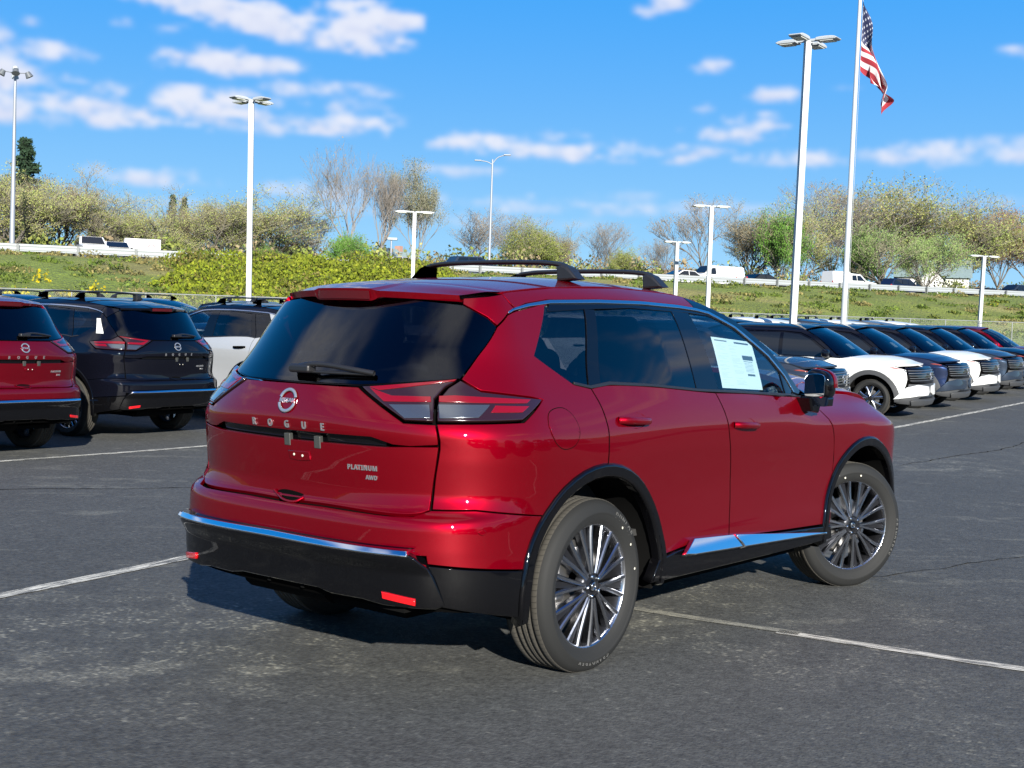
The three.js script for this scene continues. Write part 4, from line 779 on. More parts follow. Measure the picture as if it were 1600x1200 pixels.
  // --- nose
  P('front_bumper', 'fbump', C, () => { const h = K([[SF + 1, .34], [4.72, .34], ...aF(0, 28).map(q => [q[0], q[1]]), [4.62, .62], [4.55, .755], [4.70, .75], [4.95, .70], [SF + 1, .70]]); const m = mir(h).map(q => [2 * (SF + 1) + q[0], q[1]]); const F = (s, y) => s <= SF + 1 ? bodyF(s, y) : bodyF(s - 2 * (SF + 1), y); return panel(F, [...h, ...m.reverse()].map(q => [q[0], q[1]]), { hem: .02 }); });
  P('grille', 'grille', M.gloss, () => { const h = K([[SF + 1, .70], [4.95, .705], [4.80, .93], [SF + 1, .955]]), m = mir(h).map(q => [2 * (SF + 1) + q[0], q[1]]); const F = (s, y) => s <= SF + 1 ? bodyF(s, y) : bodyF(s - 2 * (SF + 1), y); return panel(F, [...h, ...m.reverse()].map(q => [q[0], q[1]]), { hem: .02 }); });
  both('headlight', 'headl', M.lampClear, K([[4.555, .76], [4.70, .755], [4.945, .71], [4.80, .93], [4.56, .95]]), { out: .002 });
  both('daytime_lamp', 'drl', M.gloss, K([[4.62, .85], [4.80, .85], [4.79, .88], [4.62, .89]]), { out: .006 });
  // --- tail lamps: smoked housing, red guides, clear lens (the outer half sits on the quarter panel)
  const inner = both('tail_lamp_inner', 'lampI', M.smoke, K([[.268, 1.200], [.407, 1.077], [.493, 1.077], [.497, 1.10], [.513, 1.160], [.558, 1.207], [.604, 1.237], [.435, 1.219]]), { out: .006, step: .025, round: .005 });
  const outer = both('tail_lamp_outer', 'lampO', M.smoke, K([[.500, 1.077], [.803, 1.087], [.956, 1.165], [.906, 1.172], [.682, 1.195], [.613, 1.237], [.566, 1.207], [.520, 1.160], [.503, 1.10]]), { out: .006, step: .025, round: .005 });
  [1, -1].forEach((s, i) => {
    const L = (nm, key, mat, pts, par, out = .009) => P(nm, key + s, mat, () => panel(bodyF, s > 0 ? K(pts) : mir(K(pts)), { out, step: .02, gap: 0, round: .002, hem: .006 }), par);
    L('red_light_guide', 'lg1', M.lampRed, [[.303, 1.196], [.60, 1.2355], [.588, 1.228], [.336, 1.184]], inner[i]);
    L('red_light_guide', 'lg2', M.lampRed, [[.304, 1.194], [.334, 1.183], [.378, 1.167], [.502, 1.169], [.498, 1.148], [.351, 1.143]], inner[i]);
    L('reversing_lens', 'ln1', M.lampClear, [[.365, 1.134], [.491, 1.139], [.484, 1.089], [.408, 1.085]], inner[i]);
    L('red_light_guide', 'lg3', M.lampRed, [[.528, 1.172], [.579, 1.176], [.884, 1.163], [.855, 1.149], [.522, 1.149]], outer[i]);
    L('red_light_guide', 'lg4', M.lampRed, [[.711, 1.141], [.859, 1.138], [.812, 1.115], [.682, 1.114]], outer[i]);
    L('reversing_lens', 'ln2', M.lampClear, [[.518, 1.141], [.694, 1.143], [.634, 1.095], [.510, 1.089]], outer[i]);
  });
  // --- spoiler
  const spF = (t, v) => { const k = Math.abs(t), e = bodyF(.99, 1.560), r = bodyF(.60, 1.568); const xr = lerp(-.70, r[0] - .005, Math.pow(k, 2.2)), zr = r[2] * 1.0; const fr = roofF(t, -.372), c = v; const xe = lerp(fr[0], xr, c), ze = lerp(fr[2], zr * t, c), ye = lerp(fr[1], 1.585 + .008 * sst(.36, .30, k) - .012 * k * k, c) + .010 * Math.sin(Math.PI * c) * (1 - c); return [xe, ye, ze]; };
  P('spoiler', 'spoil', C, () => {
    const nT = 60, nV = 10, pos = [], I = [];
    for (let lay = 0; lay < 2; lay++) for (let i = 0; i <= nT; i++) for (let j = 0; j <= nV; j++) {
      const t = -1 + 2 * i / nT, v = j / nV, p = spF(t, v), th = lay ? lerp(.05, .026 + .024 * sst(.38, .30, Math.abs(t)), v) : 0; pos.push(p[0] + (lay && j === nV ? .012 : 0), p[1] - th, p[2]);
    }
    const id = (l, i, j) => (l * (nT + 1) + i) * (nV + 1) + j;
    for (let i = 0; i < nT; i++) for (let j = 0; j < nV; j++) { I.push(id(0, i, j), id(0, i, j + 1), id(0, i + 1, j + 1), id(0, i, j), id(0, i + 1, j + 1), id(0, i + 1, j)); I.push(id(1, i, j), id(1, i + 1, j + 1), id(1, i, j + 1), id(1, i, j), id(1, i + 1, j), id(1, i + 1, j + 1)); }
    for (let i = 0; i < nT; i++) { const a = id(0, i, nV), b = id(0, i + 1, nV), c = id(1, i, nV), d = id(1, i + 1, nV); I.push(a, c, d, a, d, b); }
    const base = pos.length / 3; // crisp lip: own vertices
    const g = geoFrom(pos, null, I); const q = g.toNonIndexed(); q.computeVertexNormals(); return q;
  });
  both('spoiler_cheek', 'cheek', C, K([[.615, 1.537], [.760, 1.487], [.818, 1.455], [.925, 1.504], [1.017, 1.527], [.962, 1.588], [.80, 1.575], [.62, 1.564]]), { hem: .02, step: .025 });
  P('brake_light', 'chmsl', M.lampDull, () => { const h = 16, A = [], I = []; for (let i = -h; i <= h; i++) { const t = i / h * .30, p = spF(t, 1); A.push(p[0] - .003, p[1] - .010, p[2], p[0] + .004, p[1] - .044, p[2]); } for (let i = 0; i < 2 * h; i++) { const k = i * 2; I.push(k, k + 1, k + 3, k, k + 3, k + 2); } return geoFrom(A, null, I); });
  // --- fittings
  const HP = [[1.53, 1.070], [2.53, 1.0175]];
  HP.forEach(([s, y], i) => [1, -1].forEach(g => {
    P('handle_recess', 'hrec' + i + g, M.redDark === C ? C : C, () => { const q = outline([[s - .10, y], [s - .03, y + .03], [s + .06, y + .032], [s + .11, y], [s + .05, y - .035], [s - .04, y - .032]]); return panel((a, b) => { const p = bodyF(a, b), d = Math.hypot((a * g - s) / .1, (b - y) / .035); return [p[0], p[1], p[2] - g * .022 * Math.max(0, 1 - d * d)]; }, g > 0 ? q : mir(q), { out: .0012, hem: 0, step: .012 }); });
    P('door_handle', 'hdl' + i + g, C, () => { const a = bodyF(s - .115, y + .003), b = bodyF(s + .115, y - .003), m = bodyF(s, y); const c = new THREE.CatmullRomCurve3([new THREE.Vector3(a[0], a[1], a[2]), new THREE.Vector3(a[0] + .03, a[1], m[2] + .024), new THREE.Vector3(m[0], m[1], m[2] + .034), new THREE.Vector3(b[0] - .03, b[1], m[2] + .024), new THREE.Vector3(b[0], b[1], b[2])]); const q = new THREE.TubeGeometry(c, 28, .013, 10); q.scale(1, 1, 1); q.translate(0, -y, 0); q.scale(1, 1.25, g); q.translate(0, y, 0); return q; });
  }));
  P('fuel_door', 'fuel', C, () => { const q = outline([[.930, 1.068], [.965, 1.118], [1.055, 1.132], [1.105, 1.10], [1.119, 1.04], [1.085, .985], [1.01, .972], [.95, 1.005]]); return panel(bodyF, q, { out: .0016, gap: 0, round: .0015, hem: .004 }); });
  if (o.detail !== false) P('fuel_door_gap', 'fuelg', M.void, () => { const q = outline([[.930, 1.068], [.965, 1.118], [1.055, 1.132], [1.105, 1.10], [1.119, 1.04], [1.085, .985], [1.01, .972], [.95, 1.005]]); return panel(bodyF, q, { out: .0007, gap: -.0025, hem: 0 }); });
  [1, -1].forEach(g => {
    const m = new THREE.Group(); m.name = 'door_mirror'; T.add(m);
    const G = (q) => g > 0 ? q : q.clone().scale(1, 1, -1);
    P('mirror_housing', 'mh' + g, M.gloss, () => { const q = new THREE.SphereGeometry(1, 28, 18); const a = q.attributes.position; for (let i = 0; i < a.count; i++) { let x = a.getX(i), y = a.getY(i), z = a.getZ(i); const f = n => Math.sign(n) * Math.pow(Math.abs(n), .7); x = f(x); y = f(y); z = f(z); const k = x < 0 ? .45 : 1; a.setXYZ(i, x * .085 * k, y * .088 * (1 - .12 * z), z * .078); } q.computeVertexNormals(); q.rotateY(-.1); q.translate(1.90, 1.205, .962); return G(q); }, m);
    P('mirror_cap', 'mc' + g, C, () => { const q = new THREE.SphereGeometry(1, 28, 18); const a = q.attributes.position; for (let i = 0; i < a.count; i++) { let x = a.getX(i), y = a.getY(i), z = a.getZ(i); const f = n => Math.sign(n) * Math.pow(Math.abs(n), .7); x = Math.max(f(x), .1); y = Math.max(f(y), -.1); z = f(z); a.setXYZ(i, x * .09, y * .092 * (1 - .12 * z), z * .082); } q.computeVertexNormals(); q.rotateY(-.1); q.translate(1.915, 1.207, .962); return G(q); }, m);
    P('mirror_glass', 'mg' + g, M.mirror, () => { const q = slab(outline([[-.10, .05], [0, .064], [.095, .055], [.105, 0], [.09, -.055], [0, -.064], [-.10, -.052], [-.108, 0]]), .004, .0015); q.scale(.62, 1.02, 1); q.rotateY(-Math.PI / 2 - .24); q.translate(1.8595, 1.205, .957); return G(q); }, m);
    P('mirror_arm', 'ma' + g, M.gloss, () => G(merge([slab([[1.83, 1.07], [1.91, 1.06], [1.95, 1.13], [1.80, 1.14]], .10, .01, .915), slab([[1.83, 1.10], [1.92, 1.10], [1.93, 1.15], [1.85, 1.15]], .16, .012, .96)])), m);
  });
  P('wiper', 'wiper', M.satin, () => { const p = (s, y, o) => { const q = bodyF(s, y); return [q[0] - o, q[1], q[2]]; }; return merge([tube([p(-.03, 1.254, .03), p(.05, 1.272, .05), p(.12, 1.276, .045), p(.24, 1.262, .03), p(.315, 1.250, .015)], .011, 30, 8), tube([p(-.02, 1.244, .012), p(.10, 1.245, .016), p(.31, 1.246, .010)], .007, 20, 6), rbox(.05, .035, .12, .012, ...p(0.02, 1.256, .03))]); });
  P('tailgate_handle', 'tgh', M.void, () => panel(bodyF, outline([[-.055, .748], [-.02, .760], [.05, .752], [.055, .735], [.03, .722], [-.03, .730]]), { out: .003, hem: .004, gap: 0, step: .015 }));
  P('tailgate_handle_lip', 'tghl', C, () => { const p = q => { const a = bodyF(q[0], q[1]); return [a[0] - .006, a[1], a[2]]; }; return tube([[-.065, .752], [-.045, .735], [0, .722], [.045, .722], [.06, .738]].map(p), .006, 20, 6); });
  [[-.002, .968], [.117, .968]].forEach(([s, y], i) => P('licence_light', 'plight' + i, M.lampHousing, () => onSurface(rbox(.035, .05, .02, .004), bodyF, s, y, -.006)));
  P('plate_bracket', 'bracket', C, () => panel(bodyF, outline([[.0, .925, 1], [.088, .928, 1], [.092, .893, 1], [.05, .886], [.006, .890, 1]]), { out: .006, round: .004, hem: .008, gap: 0 }));
  [[.028, .911], [.062, .909]].forEach(([s, y], i) => P('bracket_screw', 'screw' + i, dotPaint, () => onSurface(new THREE.SphereGeometry(i < 2 ? .0055 : .004, 10, 6).scale(1, 1, .5), bodyF, s, y, i < 2 ? .008 : .001)));
  P('emblem', 'emblem', M.badge, () => { const A = []; for (const [a0, a1] of [[.28, Math.PI - .28], [Math.PI + .28, 2 * Math.PI - .28]]) { const q = []; for (let i = 0; i <= 20; i++) { const a = lerp(a0, a1, i / 20); q.push([Math.cos(a) * .045, Math.sin(a) * .045, 0]); } const g = tube(q, .0075, 24, 8); g.scale(1, 1, .6); A.push(g); } A.push(letters('NISSAN', .0165, .004).scale(1.06, 1, 1)); return onSurface(merge(A), bodyF, .0, 1.125, .005); });
  P('model_lettering', 'rogue', M.badge, () => merge([...'ROGUE'].map((ch, i) => onSurface(letters(ch, .030, .004), bodyF, -.130 + .0695 * i, 1.031 + .0007 * i, .001))));
  P('trim_badge', 'badge', M.badge, () => merge([onSurface(letters('PLATINUM', .020, .003), bodyF, .270, .886, .001, .01), onSurface(letters('AWD', .017, .003), bodyF, .298, .850, .001)]));
  both('parking_sensor', 'sensor', C, outline([[.625, .668], [.64, .656], [.653, .668], [.64, .680]]), { out: .004, step: .01, round: .002, hem: .004, gap: 0 });
  // --- roof rack
  [.31, 1.04].forEach((x, i) => {
    const r = new THREE.Group(); r.name = 'crossbar'; T.add(r);
    P('bar', 'xbar' + i, M.satin, () => { const q = tube([[0, -.045, -.47], [0, -.012, -.42], [0, .002, -.33], [0, .008, -.15], [0, .009, 0], [0, .008, .15], [0, .002, .33], [0, -.012, .42], [0, -.045, .47]], .012, 60, 10); q.scale(2.6, 1, 1); q.translate(x, 1.757, 0); return q; }, r);
    [1, -1].forEach(g => { P('foot', 'xfoot' + i + g, M.satin, () => { const q = slab([[.395, .058], [.425, .066], [.455, .055], [.515, .0], [.40, -.012]], .08, .012); q.rotateY(-Math.PI / 2); q.translate(x, 1.685, 0); return g > 0 ? q : q.clone().scale(1, 1, -1); }, r); });
  });
  // --- wheels
  const st = o.steer ?? 0;
  for (const s of [1, -1]) { makeWheel(T, -.005, .848, s, 0, .3675, o.detail !== false, s > 0 ? .18 : .9); makeWheel(T, 2.705, .835, s, st, .3675, o.detail !== false, .5 + s); }
  return T;
}
const heroPose = o => { o.position.set(-.2953, 0, -5.9437); o.rotation.y = .9031; return o; };
const hero = heroPose(makeSuv('sport_utility_vehicle', 'large glossy dark red SUV in the foreground with front wheels turned', 'car', null, M.red, { steer: .45 }));
// price sheet behind the front passenger window
{
  const c = document.createElement('canvas'); c.width = 512; c.height = 640; const g = c.getContext('2d'); g.fillStyle = '#f0faf3'; g.fillRect(0, 0, 512, 640);
  g.fillStyle = '#8fa3a5'; const r = rng(5);
  for (let y = 70; y < 600; y += 16) for (let k = 0; k < 2; k++) { if (r() < .3) continue; g.globalAlpha = .35; g.fillRect(28 + k * 160, y, 60 + r() * 70, 4); }
  g.globalAlpha = 1; g.fillStyle = '#53666e'; g.fillRect(270, 30, 190, 22); g.fillRect(330, 200, 140, 60); g.fillRect(350, 440, 100, 26); g.fillStyle = '#6f8389'; g.fillRect(30, 28, 150, 16); g.fillRect(335, 275, 120, 8);
  for (let y = 300; y < 420; y += 18) g.fillRect(340, y, 110, 4);
  const t = new THREE.CanvasTexture(c); t.colorSpace = THREE.SRGBColorSpace;
  const F = (s, y) => { const p = bodyF(s, y); return [p[0], p[1], p[2] - .007]; };
  const Q = [[2.386, 1.199], [2.836, 1.182], [2.872, 1.426], [2.428, 1.446]], S = (a, b) => { const l = (i, j, k) => Q[i].map((v, n) => lerp(v, Q[j][n], k)), u = l(0, 1, a), w = l(3, 2, a); return F(lerp(u[0], w[0], b), lerp(u[1], w[1], b)); };
  const geo = panel(S, corners([[0, 0], [1, 0], [1, 1], [0, 1]]), { hem: 0, gap: 0, step: .1 });
  part('price_sheet', geo, std([1, 1, 1], .8, 0, { map: t }), hero);
}
// ---------------------------------------------------------------- the compact crossover, second body shape of the lot
const KX = { XR: -.28, XF: 2.86 };
const kSide = spl([[.20, .77], [.28, .83], [.36, .868], [.50, .880], [.66, .872], [.80, .880], [.92, .888], [.99, .876], [1.05, .852], [1.15, .815], [1.3, .752], [1.42, .695], [1.50, .640], [1.55, .575], [1.58, .50]]);
const kRear = spl([[.2, -.70], [.3, -.77], [.5, -.82], [.7, -.83], [.95, -.80], [1.05, -.77], [1.3, -.60], [1.45, -.46], [1.58, -.36]]);
const kFront = spl([[.18, 3.38], [.28, 3.47], [.40, 3.50], [.60, 3.49], [.80, 3.478], [.88, 3.45], [.94, 3.39], [.99, 3.27], [1.06, 3.02]]);
const kBelt = spl([[-1, 1.07], [0, 1.07], [1.5, 1.05], [1.95, 1.055], [2.4, 1.055], [2.8, 1.03], [3.1, .985], [3.3, .935], [3.5, .86]]);
function kSideZ(x, y) {
  const b = kBelt(x); let z = x > 1.9 ? kSide(y < .7 ? y : .7 + (y - .7) * (1.07 - .7) / (b - .7)) : y < b ? kSide(y < .7 ? y : .7 + (y - .7) * .37 / (b - .7)) : kSide(y - b + 1.07);
  z += .03 * Math.exp(-((x / .45) ** 2) - (((y - .72) / .25) ** 2)) + .035 * Math.exp(-(((x - 2.655) / .45) ** 2) - (((y - .74) / .25) ** 2));
  if (y > 1.0 && x < .5) z -= .08 * sst(.5, -.8, x) * sst(1.0, 1.3, y);
  if (x > 1.75) z -= .07 * sst(1.75, 2.5, x) * sst(.9, 1.06, .7 + (y - .7) * .37 / (b - .7));
  return z;
}
const KSF = 1 + KX.XF - KX.XR;
function kF(s, y) {
  const g = s < 0 ? -1 : 1; s = Math.abs(s); let x, z;
  const se = (c, q, n) => Math.pow(Math.pow(Math.abs(c), n) + Math.pow(Math.abs(q), n), -1 / n);
  if (s < 1) { const th = (1 - s) * Math.PI / 2, c = Math.cos(th), q = Math.sin(th), r = se(c, q, 2.8); x = KX.XR - (KX.XR - kRear(y)) * q * r; z = kSideZ(x, y) * c * r; }
  else if (s > KSF) { const th = (s - KSF) * Math.PI / 2, c = Math.cos(th), q = Math.sin(th), r = se(c, q, 3.1); x = KX.XF + (kFront(y) - KX.XF) * q * r; z = kSideZ(x, y) * c * r; }
  else { x = KX.XR + s - 1; z = kSideZ(x, y); }
  return [x, y, g * z];
}
const kx = x => x - KX.XR + 1;
M.kclad = std([.036, .038, .041], .6); M.kwin = phys([.006, .008, .011], .02, 0, { ior: 1.55 }); M.kscreen = phys([.30, .36, .38], 0, 0, { transmission: 1, thickness: 0, ior: 1.6 }); M.amber = phys([.20, .035, .02], .2, 0, { clearcoat: 1 }); M.paper = std([.5, .51, .5], .8); M.bladeDark = std([.13, .135, .14], .35, .6);
function spoke5() { const f = [], d = []; for (let k = 0; k < 5; k++) { const a = k * 1.2566; for (const s of [-1, 1]) f.push(spoke(.05, .24, a + s * .12, a + s * .30, .03, .05, .006, -.004, .03)); d.push(spoke(.05, .235, a, a, .05, .12, -.006, -.02, .02, .8)); } return [merge(f), merge(d)]; }
const [KSP, KWEB] = spoke5();
const kLow = 14;
function makeKicks(name, label, group, C, o = {}) {
  const T = thing(name, label, 'car', group), roofM = o.roof ?? M.black, blade = o.blade ?? C;
  const P = (nm, key, mat, make) => part(nm, carGeo('k_' + key, make), mat, T), K = corners;
  const both = (nm, key, mat, pts, opt) => [1, -1].map(s => P(nm, key + s, mat, () => panel(kF, s > 0 ? pts : mir(pts), { step: .06, ...opt })));
  const aR = (a0, a1, r = .45, n = kLow) => arc(kx(0), .35, r, a0, a1, n), aF = (a0, a1, r = .45, n = kLow) => arc(kx(2.655), .35, r, a0, a1, n);
  const yb = x => kBelt(x) - .01;
  P('inner_shell', 'shell', M.void, () => merge([1, -1].map(s => { const h = K([[0, .3], [kx(-.43), .3], ...aR(172, 8, .43).map(q => [q[0], q[1]]), [kx(.42), .3], [kx(2.2), .3], ...aF(172, 8, .43).map(q => [q[0], q[1]]), [kx(3.08), .3], [KSF + 1, .3], [KSF + 1, .85], [kx(2.6), .95], [kx(1.6), 1.0], [0, 1.0]]); return panel(kF, s > 0 ? h : mir(h), { out: -.03, gap: 0, hem: 0, step: .1 }); })));
  P('floor_pan', 'floor', M.liner, () => merge([box(4.0, .05, .95, 1.33, .27, 0), box(1.7, .05, 1.2, 1.33, .24, 0), box(1.9, .06, 1.3, .9, .6, 0)]));
  [1, -1].forEach(s => [0, 2.655].forEach((x, i) => P('wheel_arch_liner', 'well' + i + s, M.liner, () => { const q = new THREE.CylinderGeometry(.44, .44, .34, 20, 1, true, Math.PI / 2, Math.PI); q.rotateX(Math.PI / 2); q.translate(x, .35, s * .67); const d = new THREE.CircleGeometry(.44, 20, 0, Math.PI); d.translate(x, .35, s * .51); return merge([q, d]); })));
  both('quarter_panel', 'quarter', C, K([[.40, .56], [.80, .52], ...aR(155, 80), [1.38, 1.0], [1.36, yb(-.2)], [1.0, 1.07], [.98, 1.18], [1.12, 1.30], [1.22, 1.48], [1.02, 1.50], [.80, 1.36], [.60, 1.08], [.45, .95]]));
  both('rear_door', 'rdoor', C, K([[1.38, 1.0], [1.36, 1.058], [2.2, yb(.95)], [2.24, .9], [2.28, .46], [1.80, .46], ...aR(12, 80)]));
  both('front_door', 'fdoor', C, K([[2.28, .46], [2.24, .9], [2.2, yb(.95)], [3.10, yb(1.85)], [3.42, .90], [3.46, .60], [3.44, .46]]));
  both('fender', 'fender', C, K([[3.10, yb(1.85)], [3.42, .90], [3.45, .70], ...aF(150, 10), [4.48, .44], [4.54, .62], [4.56, .72], [4.55, .89], [4.38, .945], [4.2, .992], [3.9, 1.035], [3.4, 1.045]]));
  both('rocker_trim', 'rocker', M.kclad, K([[1.70, .47], [3.55, .47], [3.58, .29], [1.66, .29]]), { out: .015, hem: .03 });
  both('rear_arch_cladding', 'archR', M.kclad, [...arc(kx(0), .35, .515, -5, 188, 18), ...arc(kx(0), .35, .43, 188, -5, 18)], { out: .022, hem: .05, gap: 0, round: .006 });
  both('front_arch_cladding', 'archF', M.kclad, [...arc(kx(2.655), .35, .515, -5, 188, 18), ...arc(kx(2.655), .35, .43, 188, -5, 18)], { out: .022, hem: .05, gap: 0, round: .006 });
  P('rear_bumper', 'rb', M.kclad, () => { const h = K([[0, .62], [.45, .60], [.82, .52], [.83, .30], [0, .30]]); return panel(kF, [...mir(h).reverse(), ...h], { step: .06, out: .01 }); });
  P('tailgate', 'gate', C, () => { const h = K([[0, .62], [.45, .60], [.45, .95], [.60, 1.08], [0, 1.07]]); return panel(kF, [...mir(h).reverse(), ...h], { step: .06 }); });
  P('rear_window', 'rw', M.kwin, () => { const h = K([[0, 1.07], [.60, 1.08], [.80, 1.36], [.78, 1.46], [0, 1.50]]); return panel(kF, [...mir(h).reverse(), ...h], { step: .08 }); });
  both('tail_lamp', 'tl', M.reflector, K([[.40, .98], [.62, 1.0], [.85, 1.02], [.75, .94], [.45, .92]]), { out: .01 });
  both('side_window', 'wr', M.kwin, K([[1.40, 1.07], [2.17, 1.062], [2.14, 1.475], [1.52, 1.465], [1.34, 1.40], [1.18, 1.20]]), { out: -.002 });
  both('side_window', 'wf', M.kwin, K([[2.24, 1.062], [3.16, 1.05], [2.98, 1.20], [2.74, 1.36], [2.52, 1.45], [2.20, 1.475]]), { out: -.002 });
  both('window_frame', 'frame', M.gloss, K([[1.16, 1.20], [1.36, 1.055], [3.24, 1.035], [3.02, 1.215], [2.77, 1.38], [2.54, 1.475], [2.2, 1.495], [1.5, 1.487], [1.26, 1.46]]), { out: -.008, gap: 0 });
  both('roof_side', 'rs', roofM, K([[1.02, 1.50], [1.24, 1.465], [1.5, 1.49], [2.2, 1.50], [2.54, 1.48], [2.77, 1.385], [3.02, 1.22], [3.24, 1.035], [3.36, 1.03], [3.10, 1.24], [2.86, 1.41], [2.60, 1.535], [2.2, 1.562], [1.5, 1.555], [1.1, 1.535]]));
  both('roof_rail', 'rail', M.satin, K([[1.15, 1.545], [1.5, 1.56], [2.2, 1.566], [2.5, 1.55], [2.2, 1.578], [1.5, 1.572]]), { out: .02, gap: 0 });
  const kRoofY = spl([[-.36, 1.52], [0, 1.55], [.6, 1.562], [1.05, 1.558], [1.35, 1.53]]);
  P('roof', 'roof', roofM, () => panel(loft(v => kF(kx(v), kRoofY(v)), () => .075, v => .12 * sst(.5, 1.3, v), 2.2), K([[-1, -.34], [1, -.34], [1, 1.30], [-1, 1.30]]), { step: .12, hem: .01 }));
  P('windscreen', 'ws', M.kscreen, () => panel(loft(v => { const x = lerp(1.34, 2.10, v); return kF(kx(x), spl([[1.34, 1.53], [1.58, 1.41], [1.82, 1.24], [2.10, 1.03]])(x)); }, v => .03 + .02 * (1 - v), v => .14 + .16 * v, 2.2), K([[-.985, .02], [.985, .02], [.985, .98], [-.985, .98]]), { step: .12, hem: 0 }));
  P('dashboard', 'dash', M.dash, () => rbox(.5, .2, 1.4, .05, 1.85, .95, 0));
  for (const z of [.36, -.36]) P('seat', 'seat' + z, M.seat, () => merge([rbox(.16, .7, .5, .06, .88, .95, z, 0, 0, .2), rbox(.10, .18, .27, .04, .78, 1.36, z, 0, 0, .2)]));
  P('window_paper', 'paper', M.paper, () => { const q = box(.16, .004, .22); q.rotateZ(-.62); q.translate(1.88, 1.24, -.42); return q; });
  P('hood', 'hood', C, () => panel(loft(v => kF(kx(v), kBelt(v) - .012), v => lerp(.07, .03, sst(2.4, 3.2, v)), v => lerp(.32, .20, sst(2.0, 3.2, v)), 2.6), K([[-.985, 2.08], [.985, 2.08], [.985, 3.0], [.97, 3.14], [.6, 3.17], [0, 3.18], [-.6, 3.17], [-.97, 3.14], [-.985, 3.0]]), { step: .1, hem: .03 }));
  P('hood_vent', 'cowl', M.satin, () => panel(loft(v => { const a = kF(kx(2.02), 1.03); return [a[0] + v * .1, a[1] - .015, a[2]]; }, () => .045, () => .30, 2.2), K([[-1, 0], [1, 0], [1, 1], [-1, 1]]), { hem: 0, step: .2, stepB: 1 }));
  const nose = (h, opt) => { const m = h.map(q => [2 * (KSF + 1) - q[0], q[1]]); return panel(kF, [...h, ...m.reverse()].map(q => [q[0], q[1]]), { step: .05, ...opt }); };
  const e = KSF + 1;
  P('grille', 'grille', M.gloss, () => nose([[e, .64], [e - .50, .66], [e - .575, .70], [e - .575, .895], [e, .90]], { out: .002, hem: .03 }));
  P('nose_strip', 'nstrip', roofM === C ? M.gloss : M.black, () => nose([[e, .895], [e - .60, .89], [e - .62, .92], [e, .945]], { out: .014, hem: .04 }));
  for (let i = 0; i < 5; i++) { const y = .872 - i * .043; P('grille_bar', 'gb' + i, M.bladeDark, () => nose([[e, y - .007], [e - .57 + i * .008, y - .007], [e - .57 + i * .008, y + .007], [e, y + .007]], { out: .014, hem: .02, gap: 0, stepB: .02 })); }
  both('headlight', 'hl', M.lampClear, K([[4.50, .88], [e - .62, .885], [e - .60, .86], [4.56, .85]]), { out: .014 });
  both('side_marker', 'sm', M.amber, K([[4.24, .915], [4.46, .895], [4.47, .908], [4.34, .93]]), { out: .006 });
  P('front_bumper', 'fb', M.kclad, () => nose([[e, .28], [4.60, .27], ...aF(-8, 12, .47).map(q => [q[0], q[1]]), [4.50, .47], [4.62, .50], [e - .60, .50], [e - .56, .64], [e, .64]], { out: .006, hem: .03 }));
  both('bumper_blade', 'blade', blade, K([[e - .80, .36], [e - .42, .42], [e - .12, .42], [e - .05, .48], [e - .08, .59], [e - .42, .63], [e - .60, .58]]), { out: .03, hem: .03, round: .008 });
  P('bumper_lip', 'lip', M.kclad, () => nose([[e, .25], [4.62, .26], [4.60, .35], [4.70, .37], [e - .2, .36], [e, .35]], { out: .035, hem: .04, round: .01 }));
  P('lower_grille', 'lg', M.gloss, () => nose([[e, .37], [e - .4, .38], [e - .34, .41], [e, .41]], { out: .018, hem: .01 }));
  P('emblem', 'emblem', M.badge, () => { const A = []; for (const [a0, a1] of [[.28, Math.PI - .28], [Math.PI + .28, 2 * Math.PI - .28]]) { const q = []; for (let i = 0; i <= 12; i++) { const a = lerp(a0, a1, i / 12); q.push([Math.cos(a) * .062, Math.sin(a) * .062, 0]); } A.push(tube(q, .011, 14, 6)); } A.push(letters('NISSAN', .022, .004)); const g = merge(A); g.rotateY(Math.PI / 2); const p = kF(e, .78); g.translate(p[0] + .03, .78, 0); return g; });
  [1, -1].forEach(g => { P('door_mirror', 'mir' + g, roofM, () => { const q = new THREE.SphereGeometry(1, 16, 12), a = q.attributes.position, f = n => Math.sign(n) * Math.pow(Math.abs(n), .7); for (let i = 0; i < a.count; i++) a.setXYZ(i, f(a.getX(i)) * .075, f(a.getY(i)) * .075, f(a.getZ(i)) * .10); q.computeVertexNormals(); const m = merge([q, box(.08, .04, .14, 0, -.07, -.09)]); m.translate(1.84, 1.12, .97); return g > 0 ? m : m.clone().scale(1, 1, -1); }); P('door_handle', 'dh' + g, C, () => { const m = merge([2.0, 3.0].map(s => { const p = kF(s, .94); return rbox(.2, .03, .03, .012, p[0], p[1], p[2] + .012); })); return g > 0 ? m : m.clone().scale(1, 1, -1); }); });
  for (const s of [1, -1]) for (const x of [0, 2.655]) { const w = new THREE.Group(); w.name = 'wheel'; T.add(w); w.position.set(x, .345, s * .835); w.rotation.set(0, s > 0 ? 0 : Math.PI, .3 + x); w.scale.setScalar(.93); part('tyre', WHEEL.tyre, M.rubber, w); part('tread', WHEEL.tread, M.tread, w); part('spokes', KSP, M.alloy, w); part('spoke_webs', KWEB, M.alloyDark, w); part('rim_lip', WHEEL.lip, M.alloy, w); part('rim_barrel', WHEEL.barrel, M.alloyDark, w); part('hub', WHEEL.hub, M.alloyDark, w); part('brake_disc', WHEEL.disc, M.steel, w); }
  return T;
}
// stand a car on the graded lot: x, z of the rear axle, bearing of the nose
function park(T, x, z, turn) { T.position.set(x, lotH(z), z); const nx = Math.cos(turn), nz = -Math.sin(turn); const pitch = Math.atan2(lotH(z + nz * 2.7) - lotH(z), 2.7), roll = Math.atan2(lotH(z + nx * .85) - lotH(z - nx * .85), 1.7); T.rotation.order = 'YZX'; T.rotation.set(-roll, turn, pitch); return T; }
